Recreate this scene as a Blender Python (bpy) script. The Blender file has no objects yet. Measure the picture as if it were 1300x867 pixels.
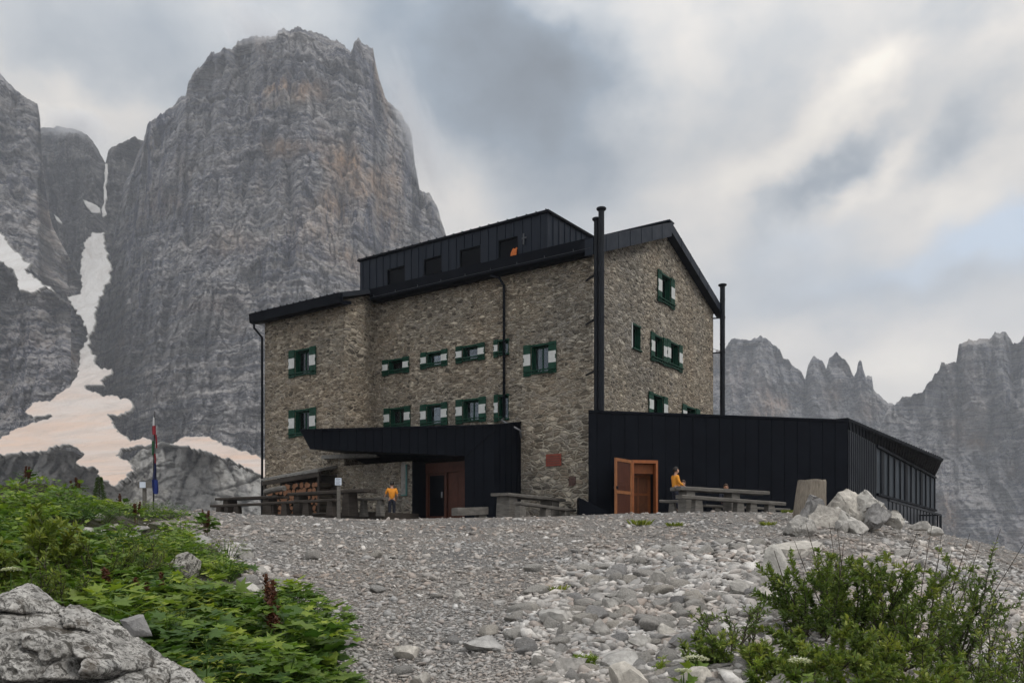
import bpy, bmesh, math, random
import numpy as np
from mathutils import Vector, Matrix
R = math.radians
C = bpy.context.scene.collection
F, PX0, PY0 = 1043.0, 650.0, 688.0            # focal length and principal point of the photograph (pixels)

# ------------------------------------------------------------------ camera helpers
def P(px, py, Y):
    return Vector(((px-PX0)/F*Y, Y, (PY0-py)/F*Y))

# ------------------------------------------------------------------ noise
_rs = np.random.RandomState(7)
_perm = _rs.permutation(256); _perm = np.concatenate([_perm, _perm, _perm])
_g = _rs.normal(size=(256,3)); _g /= np.linalg.norm(_g,axis=1)[:,None]
def pn(x, y, z):
    x, y, z = np.broadcast_arrays(np.asarray(x,float), np.asarray(y,float), np.asarray(z,float))
    xi, yi, zi = np.floor(x).astype(int), np.floor(y).astype(int), np.floor(z).astype(int)
    fx, fy, fz = x-xi, y-yi, z-zi
    u, v, w = [t*t*t*(t*(t*6-15)+10) for t in (fx,fy,fz)]
    def g(i,j,k):
        h = _perm[_perm[_perm[(xi+i)&255]+((yi+j)&255)]+((zi+k)&255)]
        G = _g[h]
        return G[...,0]*(fx-i)+G[...,1]*(fy-j)+G[...,2]*(fz-k)
    def l(a,b,t): return a+(b-a)*t
    return l(l(l(g(0,0,0),g(1,0,0),u), l(g(0,1,0),g(1,1,0),u), v),
             l(l(g(0,0,1),g(1,0,1),u), l(g(0,1,1),g(1,1,1),u), v), w)*1.5
def fbm(x, y, z, o=4, gain=.5):
    s, a, f = 0, 1, 1
    for i in range(o):
        s = s + a*pn(np.asarray(x)*f+i*17.3, np.asarray(y)*f+i*5.1, np.asarray(z)*f-i*9.7); a *= gain; f *= 2.03
    return s
def ridged(x, y, z, o=4):
    s, a, f = 0, 1, 1
    for i in range(o):
        s = s + a*(1-np.abs(pn(np.asarray(x)*f+i*11.3, np.asarray(y)*f+i*3.1, np.asarray(z)*f-i*7.7))*2); a *= .5; f *= 2.1
    return s/1.9
def vor(x,y,seed,jit=.8):
    x,y=np.broadcast_arrays(x,y); xi=np.floor(x).astype(int); yi=np.floor(y).astype(int)
    d1=np.full(x.shape,9.); d2=np.full(x.shape,9.); idv=np.zeros(x.shape)
    for i in(-1,0,1):
        for j in(-1,0,1):
            cx_,cy=xi+i,yi+j; h=_perm[_perm[(cx_+seed)&255]+(cy&255)]; h2=_perm[h+37]
            px=cx_+.5+jit*(h/255-.5); py=cy+.5+jit*(h2/255-.5); d=np.hypot(x-px,y-py)
            m=d<d1; d2=np.where(m,d1,np.minimum(d2,d)); idv=np.where(m,_perm[h2+91]/255,idv); d1=np.where(m,d,d1)
    return d2-d1,idv
def sstep(a, b, x):
    t = np.clip((x-a)/(b-a),0,1); return t*t*(3-2*t)

# ------------------------------------------------------------------ mesh helpers
def tag(o, label=None, cat=None, group=None, kind=None):
    if label: o['label'] = label
    if cat: o['category'] = cat
    if group: o['group'] = group
    if kind: o['kind'] = kind
    return o
def empty(name, loc, rz=0):
    o = bpy.data.objects.new(name, None); C.objects.link(o)
    o.location = loc; o.rotation_euler = (0,0,rz); o.empty_display_size = .2
    return o
def np_mesh(name, V, Fc, mat, parent=None, smooth=False, attr=None):
    """V (n,3); Fc (m,k) one face size, or list of such arrays"""
    me = bpy.data.meshes.new(name)
    V = np.ascontiguousarray(V, dtype=np.float32)
    Fl = Fc if isinstance(Fc, list) else [Fc]
    me.vertices.add(len(V)); me.vertices.foreach_set('co', V.ravel())
    loops = np.concatenate([f.ravel() for f in Fl]).astype(np.int32)
    tot = np.concatenate([np.full(len(f), f.shape[1]) for f in Fl]).astype(np.int32)
    st = np.concatenate([[0], np.cumsum(tot)[:-1]]).astype(np.int32)
    me.loops.add(len(loops)); me.loops.foreach_set('vertex_index', loops)
    me.polygons.add(len(tot)); me.polygons.foreach_set('loop_start', st)
    me.update(calc_edges=True)
    me.validate()
    if smooth: me.polygons.foreach_set('use_smooth', np.ones(len(me.polygons), dtype=bool))
    if attr is not None:
        a = me.attributes.new('tint', 'FLOAT', 'POINT'); a.data.foreach_set('value', np.asarray(attr, dtype=np.float32))
    if mat: me.materials.append(mat)
    o = bpy.data.objects.new(name, me); C.objects.link(o)
    if parent: o.parent = parent
    return o
class MB:
    def __init__(s): s.v, s.f = [], []
    def poly(s, pts):
        b = len(s.v); s.v += [tuple(p) for p in pts]; s.f.append(list(range(b, b+len(pts))))
    def hexa(s, p):   # 8 corners: bottom ring 0-3, top ring 4-7
        b = len(s.v); s.v += [tuple(q) for q in p]
        for q in ((3,2,1,0),(4,5,6,7),(0,1,5,4),(1,2,6,5),(2,3,7,6),(3,0,4,7)): s.f.append([b+i for i in q])
    def box(s, x0, x1, y0, y1, z0, z1):
        s.hexa([(x0,y0,z0),(x1,y0,z0),(x1,y1,z0),(x0,y1,z0),(x0,y0,z1),(x1,y0,z1),(x1,y1,z1),(x0,y1,z1)])
    def wbox(s, w, a0, a1, d0, d1, z0, z1):   # box on a wall frame w=(origin,right,out)
        o, r, n = w
        f = lambda a,d,z: o + r*a + n*d + Vector((0,0,z))
        s.hexa([f(a0,d1,z0),f(a1,d1,z0),f(a1,d0,z0),f(a0,d0,z0),f(a0,d1,z1),f(a1,d1,z1),f(a1,d0,z1),f(a0,d0,z1)])
    def prism(s, ring, off):                    # closed ring extruded by a vector
        n = len(ring); b = len(s.v); off = Vector(off)
        s.v += [tuple(Vector(p)) for p in ring] + [tuple(Vector(p)+off) for p in ring]
        s.f.append(list(range(b,b+n))[::-1]); s.f.append(list(range(b+n,b+2*n)))
        for i in range(n):
            j = (i+1)%n; s.f.append([b+i,b+j,b+n+j,b+n+i])
    def loft(s, A, B):                          # solid between two equal rings
        n = len(A); b = len(s.v); s.v += [tuple(p) for p in A]+[tuple(p) for p in B]
        s.f.append(list(range(b,b+n))[::-1]); s.f.append(list(range(b+n,b+2*n)))
        for i in range(n):
            j = (i+1)%n; s.f.append([b+i,b+j,b+n+j,b+n+i])
    def bar(s, p0, p1, w, h, up=(0,0,1)):
        p0, p1 = Vector(p0), Vector(p1); d = (p1-p0).normalized(); up = Vector(up)
        if abs(d.dot(up))>.97: up = Vector((1,0,0))
        sd = d.cross(up).normalized(); u = sd.cross(d).normalized()
        q = [sd*a*w/2+u*b*h/2 for a,b in ((-1,-1),(1,-1),(1,1),(-1,1))]
        s.hexa([p0+q[0],p1+q[0],p1+q[1],p0+q[1],p0+q[3],p1+q[3],p1+q[2],p0+q[2]])
    def tube(s, pts, rad, n=8, caps=True):
        pts = [Vector(p) for p in pts]
        if not hasattr(rad,'__len__'): rad = [rad]*len(pts)
        base = len(s.v); ref = None
        for i,p in enumerate(pts):
            d = (pts[min(i+1,len(pts)-1)]-pts[max(i-1,0)])
            d = d.normalized() if d.length>1e-9 else Vector((0,0,1))
            if ref is None: ref = Vector((1,0,0)) if abs(d.x)<.8 else Vector((0,1,0))
            a = (ref - d*ref.dot(d)).normalized(); ref = a; b = d.cross(a)
            for k in range(n):
                t = 2*math.pi*k/n; s.v.append(tuple(p+(a*math.cos(t)+b*math.sin(t))*rad[i]))
        for i in range(len(pts)-1):
            for k in range(n):
                k2=(k+1)%n; s.f.append([base+i*n+k,base+i*n+k2,base+(i+1)*n+k2,base+(i+1)*n+k])
        if caps:
            s.f.append([base+k for k in range(n)][::-1]); s.f.append([base+(len(pts)-1)*n+k for k in range(n)])
    def build(s, name, mat, parent=None, smooth=False, bevel=0):
        me = bpy.data.meshes.new(name); me.from_pydata(s.v, [], s.f); me.update()
        bm = bmesh.new(); bm.from_mesh(me); bmesh.ops.recalc_face_normals(bm, faces=bm.faces)
        bm.to_mesh(me); bm.free()
        if smooth:
            for p in me.polygons: p.use_smooth = True
        me.materials.append(mat)
        o = bpy.data.objects.new(name, me); C.objects.link(o)
        if parent: o.parent = parent
        if bevel:
            m = o.modifiers.new('bevel','BEVEL'); m.width = bevel; m.segments = 2; m.limit_method = 'ANGLE'
        return o

# ------------------------------------------------------------------ materials
class NT:
    def __init__(s, name):
        s.m = bpy.data.materials.new(name); s.m.use_nodes = True; s.t = s.m.node_tree; s.t.nodes.clear()
        s.out = s.n('ShaderNodeOutputMaterial')
    def n(s, typ, **kw):
        x = s.t.nodes.new(typ)
        for k,v in kw.items():
            if k.startswith('i_'):
                key = k[2:]; key = int(key) if key.isdigit() else key.replace('_',' ')
                s.set(x.inputs[key], v)
            else: setattr(x,k,v)
        return x
    def set(s, sock, v):
        if isinstance(v, bpy.types.NodeSocket): s.t.links.new(v, sock)
        elif isinstance(v, bpy.types.Node): s.t.links.new(v.outputs[0], sock)
        else: sock.default_value = v
    def math(s, op, a, b=None, clamp=False):
        x = s.n('ShaderNodeMath', operation=op, use_clamp=clamp); s.set(x.inputs[0], a)
        if b is not None: s.set(x.inputs[1], b)
        return x.outputs[0]
    def coord(s, scale=(1,1,1), kind='Object', rot=(0,0,0), loc=(0,0,0)):
        t = s.n('ShaderNodeTexCoord'); m = s.n('ShaderNodeMapping'); s.set(m.inputs[0], t.outputs[kind])
        m.inputs['Scale'].default_value = scale; m.inputs['Rotation'].default_value = rot; m.inputs['Location'].default_value = loc
        return m.outputs[0]
    def noise(s, vec, scale=5, detail=4, rough=.55, dist=0):
        x = s.n('ShaderNodeTexNoise'); s.set(x.inputs['Vector'], vec); x.inputs['Scale'].default_value = scale
        x.inputs['Detail'].default_value = detail; x.inputs['Roughness'].default_value = rough; x.inputs['Distortion'].default_value = dist
        return x.outputs[0]
    def voro(s, vec, scale=5, feature='F1', out='Distance', rnd=1):
        x = s.n('ShaderNodeTexVoronoi', feature=feature); s.set(x.inputs['Vector'], vec); x.inputs['Scale'].default_value = scale
        x.inputs['Randomness'].default_value = rnd
        return x.outputs[out]
    def ramp(s, fac, stops, interp='LINEAR'):
        x = s.n('ShaderNodeValToRGB'); s.set(x.inputs[0], fac); e = x.color_ramp; e.interpolation = interp
        while len(e.elements)>1: e.elements.remove(e.elements[-1])
        for i,(p,c) in enumerate(stops):
            if not hasattr(c,'__len__'): c = (c,c,c)
            el = e.elements[0] if i==0 else e.elements.new(p)
            el.position = p; el.color = (*c,1) if len(c)==3 else c
        return x.outputs[0]
    def mix(s, fac, a, b, mode='MIX'):
        x = s.n('ShaderNodeMix', data_type='RGBA', blend_type=mode); s.set(x.inputs[0], fac)
        for sock, v in ((x.inputs[6],a),(x.inputs[7],b)):
            if isinstance(v, tuple) and len(v)==3: v = (*v,1)
            s.set(sock, v)
        return x.outputs[2]
    def attr(s, name='tint'):
        return s.n('ShaderNodeAttribute', attribute_name=name).outputs['Fac']
    def rnd(s): return s.n('ShaderNodeObjectInfo').outputs['Random']
    def bump(s, h, strength=.5, dist=.05, nrm=None):
        x = s.n('ShaderNodeBump'); x.inputs['Strength'].default_value = strength; x.inputs['Distance'].default_value = dist
        s.set(x.inputs['Height'], h)
        if nrm is not None: s.set(x.inputs['Normal'], nrm)
        return x.outputs[0]
    def bsdf(s, color, rough=.8, metal=0, normal=None, spec=.5, **kw):
        b = s.n('ShaderNodeBsdfPrincipled')
        if isinstance(color, tuple) and len(color)==3: color = (*color,1)
        s.set(b.inputs['Base Color'], color); s.set(b.inputs['Roughness'], rough); s.set(b.inputs['Metallic'], metal)
        b.inputs['Specular IOR Level'].default_value = spec
        if normal is not None: s.set(b.inputs['Normal'], normal)
        return b.outputs[0]
    def done(s, sh):
        s.t.links.new(sh, s.out.inputs[0]); return s.m
M = {}
def simple(name, col, rough=.7, metal=0, var=.25, scale=3, spec=.4, bump=0, coordscale=(1,1,1)):
    k = NT(name); co = k.coord(coordscale)
    nz = k.noise(co, scale, 5, .6)
    c = k.mix(k.ramp(nz, [(.3,0),(.7,1)]), tuple(x*(1-var) for x in col), tuple(min(1,x*(1+var)) for x in col))
    nr = k.bump(nz, bump, .02) if bump else None
    M[name] = k.done(k.bsdf(c, rough, metal, nr, spec)); return M[name]

def mat_stone():
    k = NT('rubble_stone'); co = k.coord()
    wob = k.n('ShaderNodeTexNoise'); k.set(wob.inputs['Vector'], co); wob.inputs['Scale'].default_value = 2.2; wob.inputs['Detail'].default_value = 4
    def warp(scale, amt, sc):
        v = k.n('ShaderNodeVectorMath', operation='SUBTRACT'); k.set(v.inputs[0], wob.outputs[1]); v.inputs[1].default_value=(.5,.5,.5)
        v2 = k.n('ShaderNodeVectorMath', operation='SCALE'); k.set(v2.inputs[0], v); v2.inputs['Scale'].default_value = amt
        v3 = k.n('ShaderNodeVectorMath', operation='ADD'); k.set(v3.inputs[0], co); k.set(v3.inputs[1], v2)
        m = k.n('ShaderNodeMapping'); k.set(m.inputs[0], v3); m.inputs['Scale'].default_value = sc
        return m.outputs[0]
    big = warp(2, .28, (2.7,2.7,6.6)); sm = warp(2, .2, (4.0,4.0,10.5))
    eb, cb = k.voro(big, 1, 'DISTANCE_TO_EDGE'), k.voro(big, 1, 'F1', 'Color')
    es, cs = k.voro(sm, 1, 'DISTANCE_TO_EDGE'), k.voro(sm, 1, 'F1', 'Color')
    sel = k.ramp(k.noise(co, .55, 3, .6), [(.54,0),(.60,1)])
    sxyz = k.n('ShaderNodeSeparateXYZ'); k.set(sxyz.inputs[0], k.coord())
    cx_ = k.math('ADD', sxyz.outputs[0], k.math('MULTIPLY', k.noise(co, .8, 3), 3.0)); cz_ = k.math('ADD', sxyz.outputs[2], k.math('MULTIPLY', k.noise(co, .7, 3), -3.0))
    near = k.math('MULTIPLY', k.ramp(k.math('ADD', k.math('MULTIPLY', cx_, .2), .5), [(.05,0),(.22,1)]), k.ramp(k.math('MULTIPLY', cz_, .1), [(.35,1),(.55,0)]))
    near = k.math('MULTIPLY', near, k.ramp(k.math('MULTIPLY', sxyz.outputs[1], .1), [(.0,1),(.12,0)]))
    sel = k.math('MAXIMUM', sel, near)
    e = k.mix(sel, k.math('MULTIPLY', es, 1.0), eb)
    c = k.mix(sel, cs, cb)
    sp = k.n('ShaderNodeSeparateColor'); k.set(sp.inputs[0], c)
    tone = k.ramp(sp.outputs[0], [(0,(.078,.070,.061)),(.25,(.178,.154,.125)),(.5,(.262,.226,.182)),(.72,(.235,.218,.197)),(.9,(.40,.36,.305)),(1,(.54,.49,.41))])
    fine = k.noise(co, 14, 6, .65)
    tone = k.mix(.55, tone, k.ramp(fine, [(.3,.45),(.7,1.45)]), 'MULTIPLY')
    mortar = k.mix(k.noise(co, 6, 4), (.31,.28,.235), (.52,.475,.40))
    mort = k.mix(near, mortar, (.42,.39,.335))
    col = k.mix(k.ramp(e, [(.025,0),(.12,1)]), mort, tone)
    reg = k.noise(co, .16, 4, .6)          # weathered regions, warmer and greyer
    col = k.mix(1, col, k.ramp(reg, [(.36,(.78,.79,.8)),(.5,(1.0,.97,.92)),(.64,(1.03,.95,.86))]), 'MULTIPLY')
    hgt = k.math('ADD', k.ramp(e, [(0,0),(.16,1)]), k.math('MULTIPLY', fine, .7))
    hgt = k.math('ADD', hgt, k.math('MULTIPLY', sp.outputs[1], .5))
    n = k.bump(hgt, 1.0, .075)
    M['stone'] = k.done(k.bsdf(col, .92, 0, n, .25))
mat_stone()

def mat_metal():
    k = NT('black_sheet_metal'); co = k.coord()
    nz = k.noise(co, 1.3, 5, .6); st = k.noise(k.coord((2.5,2.5,.25)), 2, 4, .6)
    c = k.mix(k.ramp(nz, [(.3,0),(.7,1)]), (.0025,.0035,.0062), (.0045,.006,.0098))
    M['metal'] = k.done(k.bsdf(c, k.ramp(st, [(.3,.42),(.7,.62)]), 0, k.bump(nz, .06, .03), .05))
    k = NT('skylit_sheet_metal'); co = k.coord()  # lighter than the black sheet: haze and sky reflection put into the colour
    nz = k.noise(co, 1.3, 5, .6); st = k.noise(k.coord((2.5,2.5,.2)), 2, 5, .6)
    c = k.mix(k.ramp(st, [(.3,0),(.7,1)]), (.007,.0105,.018), (.012,.017,.027))
    M['skylitmetal'] = k.done(k.bsdf(c, k.ramp(nz, [(.3,.4),(.7,.6)]), 0, k.bump(nz, .08, .03), .15))
    k = NT('weathered_roof_metal'); co = k.coord()
    nz = k.noise(co, 1.6, 5, .6)
    c = k.mix(k.ramp(nz, [(.3,0),(.7,1)]), (.010,.013,.019), (.018,.022,.030))
    M['roofmetal'] = k.done(k.bsdf(c, .5, 0, k.bump(nz, .08, .02), .45))
mat_metal()

def mat_wood(name, a, b, rough=.85, sc=(1,1,1), spec=.3):
    k = NT(name); co = k.coord(sc)
    g = k.noise(co, 9, 6, .65, .6); g2 = k.noise(k.coord((1,1,1)), 2.3, 4)
    c = k.mix(k.ramp(g, [(.28,0),(.72,1)]), a, b)
    c = k.mix(.6, c, k.ramp(g2, [(.3,.65),(.7,1.25)]), 'MULTIPLY')
    M[name] = k.done(k.bsdf(c, rough, 0, k.bump(g, .5, .015), spec))
mat_wood('grey_wood', (.055,.05,.045), (.17,.16,.145), sc=(.3,.3,3))
mat_wood('dark_wood', (.02,.016,.013), (.06,.05,.042), sc=(.3,.3,3))
mat_wood('warm_wood', (.10,.032,.012), (.19,.07,.026), .6, sc=(2,2,.3))
mat_wood('pale_wood', (.20,.078,.03), (.31,.13,.055), .6, sc=(2,2,.3))
mat_wood('red_wood', (.045,.014,.008), (.085,.028,.016), .6, sc=(2,2,.3))
mat_wood('stump_wood', (.10,.085,.068), (.27,.235,.19), sc=(4,4,.35))
mat_wood('bark', (.03,.024,.018), (.085,.07,.052), sc=(4,4,.6))
simple('log_end', (.20,.095,.05), .9, 0, .45, 14)
simple('green_paint', (.002,.034,.019), .6, 0, .4, 6, spec=.2)
simple('white_paint', (.47,.48,.47), .6, 0, .12, 5)
simple('plaque_red', (.19,.035,.02), .6, 0, .15, 4)
simple('rust_brick', (.085,.05,.042), .9, 0, .35, 16)
simple('concrete', (.17,.165,.155), .95, 0, .3, 8, bump=.3)
simple('pipe_metal', (.006,.008,.012), .5, 0, .2, 3, spec=.15)
simple('grey_pipe', (.16,.165,.175), .4, .6, .2, 3)
simple('paper', (.50,.55,.62), .8, 0, .06, 3)
simple('sign_ink', (.08,.09,.12), .8, 0, .06, 3)
simple('teal_paint', (.03,.11,.105), .6, 0, .1, 3)
simple('curtain_cloth', (.30,.31,.30), .95, 0, .2, 3, coordscale=(8,8,.5))
simple('skin', (.42,.24,.165), .6, 0, .08, 9)
simple('skin_tan', (.30,.155,.095), .6, 0, .08, 9)
simple('orange_cloth', (.66,.245,.02), .85, 0, .14, 7, bump=.35)
simple('yellow_cloth', (.68,.28,.03), .85, 0, .14, 7, bump=.35)
simple('navy_cloth', (.012,.014,.024), .9, 0, .25, 7, bump=.3)
simple('brown_cloth', (.06,.045,.035), .9, 0, .25, 7, bump=.3)
simple('dark_hair', (.012,.009,.007), .6, 0, .3, 30)
simple('brown_hair', (.05,.028,.016), .6, 0, .3, 30)
simple('eye_dark', (.02,.015,.012), .2)
for nm, c in (('flag_red',(.24,.02,.03)),('flag_white',(.55,.55,.56)),('flag_green',(.02,.09,.04)),('flag_blue',(.008,.022,.13)),('flag_navy',(.01,.015,.06))):
    simple(nm, c, .85, 0, .2, 6)
simple('rail_metal', (.045,.05,.058), .5)
simple('black_rope', (.015,.015,.016), .8)
simple('unlit_interior', (.02,.018,.016), .95)
def mat_glass():
    k = NT('window_glass'); co = k.coord()
    g = k.n('ShaderNodeBsdfGlossy'); g.inputs['Roughness'].default_value = .06; g.inputs['Color'].default_value = (.8,.86,.95,1)
    k.set(g.inputs['Normal'], k.bump(k.noise(co,1.1,2), .04, .05))
    t = k.n('ShaderNodeBsdfTransparent'); t.inputs[0].default_value = (.62,.66,.68,1)
    lw = k.n('ShaderNodeFresnel'); lw.inputs[0].default_value = 1.5
    mx = k.n('ShaderNodeMixShader'); k.set(mx.inputs[0], k.math('MULTIPLY', lw.outputs[0], 1.15, True)); k.set(mx.inputs[1], t.outputs[0]); k.set(mx.inputs[2], g.outputs[0])
    M['glass'] = k.done(mx.outputs[0])
mat_glass()
simple('annex_glass', (.030,.037,.046), .4, 0, .25, .6, spec=.05)

def mat_mountain(name, ca, cb, ochre, amount=.5, warmz=None):
    k = NT(name); 
    strk = k.noise(k.coord((1/13,1/110,1/130)), 1, 6, .62, .4)
    strk2 = k.noise(k.coord((1/4.5,1/60,1/45)), 1, 5, .6, .3)
    strat = k.noise(k.coord((1/160,1/160,1/6)), 1, 5, .66, .5)
    blot = k.noise(k.coord((1/90,1/90,1/110)), 1, 5, .6, .6)
    fine = k.noise(k.coord((1/4,1/8,1/3)), 1, 8, .78)
    strat2 = k.noise(k.coord((1/70,1/70,1/1.9)), 1, 4, .6, .3)
    c = k.mix(k.ramp(strat, [(.40,0),(.60,1)]), ca, cb)
    c = k.mix(.65, c, k.ramp(strat2, [(.40,.5),(.5,1.0),(.60,1.35)]), 'MULTIPLY')
    c = k.mix(k.ramp(blot, [(.56,0),(.70,amount*.45)]), c, ochre)
    t = k.attr(); pn_ = k.noise(k.coord((1/14,1/60,1/20)), 1, 6, .65, .4)
    oc = k.math('MULTIPLY', k.math('MULTIPLY', k.math('SUBTRACT', t, .5), 2.0, True), k.ramp(pn_, [(.32,.25),(.58,1)]))
    c = k.mix(oc, c, ochre)
    dk = k.math('MULTIPLY', k.math('MULTIPLY', k.math('SUBTRACT', .5, t), 2.0, True), k.ramp(pn_, [(.40,1),(.66,.25)]))
    c = k.mix(k.math('MULTIPLY', dk, .85), c, (ca[0]*.28,ca[1]*.32,ca[2]*.46))
    msk = k.ramp(k.noise(k.coord((1/120,1/300,1/150),loc=(3,1,2)), 1, 4, .6), [(.47,.06),(.62,1)])
    c = k.mix(k.math('MULTIPLY', msk, k.ramp(strk, [(.41,.9),(.51,0)])), c, (ca[0]*.30,ca[1]*.34,ca[2]*.48))
    c = k.mix(k.math('MULTIPLY', msk, k.ramp(strk2, [(.38,.75),(.47,0)])), c, (ca[0]*.42,ca[1]*.46,ca[2]*.60))
    c = k.mix(.85, c, k.ramp(fine, [(.36,.48),(.64,1.5)]), 'MULTIPLY')
    # flatter, upward-facing ledges are mixed towards a paler tone
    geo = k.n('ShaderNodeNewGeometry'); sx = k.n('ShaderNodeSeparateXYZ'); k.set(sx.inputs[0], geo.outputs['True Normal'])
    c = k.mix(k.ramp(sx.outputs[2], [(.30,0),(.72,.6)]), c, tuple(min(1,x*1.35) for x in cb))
    h = k.math('ADD', k.math('MULTIPLY', strat, 1.1), k.math('ADD', fine, k.math('MULTIPLY', strk2, 1.3)))
    M[name] = k.done(k.bsdf(c, .95, 0, k.bump(h, 1.0, 5.0), .15))
mat_mountain('dolomite', (.165,.172,.202), (.385,.368,.362), (.56,.365,.215), .7)
mat_mountain('dolomite_dark', (.095,.096,.102), (.165,.162,.16), (.20,.17,.14), .4)
mat_mountain('dolomite_far', (.125,.134,.162), (.27,.26,.258), (.48,.325,.22), .6)
def mat_slab():
    k = NT('ice_scoured_slab')
    a = k.noise(k.coord((1/30,1/30,1/12)), 1, 6, .62, .8); b = k.noise(k.coord((1/3,1/3,1/1.2)), 1, 6, .7); v = k.noise(k.coord((1/7,1/20,1/22)),1,5,.65,.5)
    c = k.mix(k.ramp(a, [(.33,0),(.66,1)]), (.31,.308,.30), (.52,.51,.49))
    c = k.mix(.8, c, k.ramp(b, [(.25,.5),(.75,1.4)]), 'MULTIPLY')
    c = k.mix(k.ramp(v, [(.33,.65),(.47,0)]), c, (.13,.13,.135))
    M['slab'] = k.done(k.bsdf(c, .95, 0, k.bump(k.math('ADD', b, v), 1, 2.0), .15))
mat_slab()
def mat_snow():
    k = NT('dusty_old_snow'); co = k.coord((1/60,1/60,1/60))
    z = k.n('ShaderNodeSeparateXYZ'); k.set(z.inputs[0], k.coord((1,1,1)))
    f = k.n('ShaderNodeMapRange'); k.set(f.inputs[0], z.outputs[2]); f.inputs[1].default_value = 190; f.inputs[2].default_value = 60
    nz = k.noise(co, 1, 5, .6, .5)
    dust = k.math('MULTIPLY', f.outputs[0], k.ramp(nz, [(.32,.35),(.6,1)]))
    c = k.mix(dust, (.49,.485,.48), (.53,.40,.325))
    str_ = k.noise(k.coord((1/16,1/45,1/22)), 1, 6, .68, .6)
    c = k.mix(k.ramp(str_, [(.30,.55),(.56,0)]), c, (.33,.30,.28))
    ed = k.attr(); en = k.noise(k.coord((1/9,1/9,1/5)), 1, 6, .72, .3)
    rub = k.ramp(k.math('SUBTRACT', k.math('ADD', en, .05), ed), [(.16,0),(.24,1)])
    c = k.mix(rub, c, k.mix(k.noise(k.coord((1/2.5,1/2.5,1/2)),1,5,.7), (.10,.10,.10), (.34,.33,.315)))
    M['snow'] = k.done(k.bsdf(c, .7, 0, k.bump(k.math('ADD', nz, k.math('MULTIPLY', str_, .5)), .9, 5), .3))
mat_snow()

def mat_rock(name, ca, cb, lichen=.5, scale=1.0):
    k = NT(name); co = k.coord((scale,)*3)
    rn = k.rnd()
    a = k.noise(co, 2.5, 6, .65, .4); b = k.noise(co, 11, 6, .7); d = k.noise(co, 5, 5, .7, 1.2)
    c = k.mix(k.ramp(a, [(.3,0),(.68,1)]), ca, cb)
    c = k.mix(.8, c, k.ramp(b, [(.28,.55),(.72,1.35)]), 'MULTIPLY')
    c = k.mix(k.ramp(d, [(.50,0),(.60,lichen)]), c, (.05,.048,.043))
    if lichen>.6:
        f2 = k.noise(co, 16, 6, .75, .8); f3 = k.noise(co, 1.3, 5, .7, .6)
        c = k.mix(k.ramp(f2, [(.50,0),(.58,.85)]), c, (.06,.058,.055))
        c = k.mix(k.ramp(f3, [(.56,0),(.66,.75)]), c, (.075,.06,.045))
    c = k.mix(1, c, k.ramp(rn, [(0,(.72,.72,.74)),(.35,(1,.98,.95)),(.7,(.86,.84,.82)),(1,(1.16,1.1,1.02))]), 'MULTIPLY')
    M[name] = k.done(k.bsdf(c, .93, 0, k.bump(k.math('ADD', a, b), .8, .03), .2))
mat_rock('limestone', (.23,.227,.22), (.45,.44,.42), .3)
mat_rock('limestone_pale', (.33,.325,.312), (.56,.55,.525), .25, .9)
mat_rock('lichen_rock', (.26,.26,.252), (.66,.655,.635), .9, 2.2)
mat_rock('scree_rock', (.24,.235,.228), (.44,.43,.41), .12, 3)
def mat_gravel():
    k = NT('gravel'); co = k.coord()
    cell = k.voro(co, 26, 'F1', 'Color'); d = k.voro(co, 26, 'F1', 'Distance'); d2 = k.voro(co, 60, 'F1', 'Distance')
    sp = k.n('ShaderNodeSeparateColor'); k.set(sp.inputs[0], cell)
    c = k.ramp(sp.outputs[0], [(0,(.15,.145,.14)),(.5,(.27,.262,.25)),(.85,(.37,.36,.345)),(1,(.5,.485,.465))])
    big = k.noise(co, .35, 5, .6)
    c = k.mix(1, c, k.ramp(big, [(.35,(.80,.80,.82)),(.5,(1,.97,.95)),(.66,(1.05,.96,.9))]), 'MULTIPLY')
    c = k.mix(k.ramp(d, [(.42,0),(.85,.55)]), c, (.09,.085,.08))
    h = k.math('ADD', k.math('MULTIPLY', d, -1.2), k.math('MULTIPLY', d2, -.5))
    soil = k.ramp(k.attr(), [(.2,0),(.8,1)])
    sn = k.noise(co, 9, 5, .65)
    c = k.mix(soil, c, k.mix(k.ramp(sn,[(.35,0),(.65,1)]), (.03,.026,.018), (.05,.055,.02)))
    M['gravel'] = k.done(k.bsdf(c, .95, 0, k.bump(h, 1, .05), .15))
    k = NT('stone_chips'); t = k.attr(); co = k.coord()
    c = k.ramp(t, [(0,(.15,.147,.144)),(.3,(.29,.285,.277)),(.6,(.385,.378,.366)),(.76,(.32,.285,.26)),(.82,(.41,.40,.385)),(1,(.58,.57,.55))])
    b = k.noise(co, 40, 4, .65)
    c = k.mix(.6, c, k.ramp(b, [(.3,.65),(.7,1.3)]), 'MULTIPLY')
    pb = k.noise(co, .3, 5, .62)
    c = k.mix(1, c, k.ramp(pb, [(.36,(.94,.95,.97)),(.5,(1,.975,.955)),(.62,(.98,.90,.84))]), 'MULTIPLY')
    M['chips'] = k.done(k.bsdf(c, .93, 0, k.bump(b, .4, .01), .2))
mat_gravel()
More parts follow.
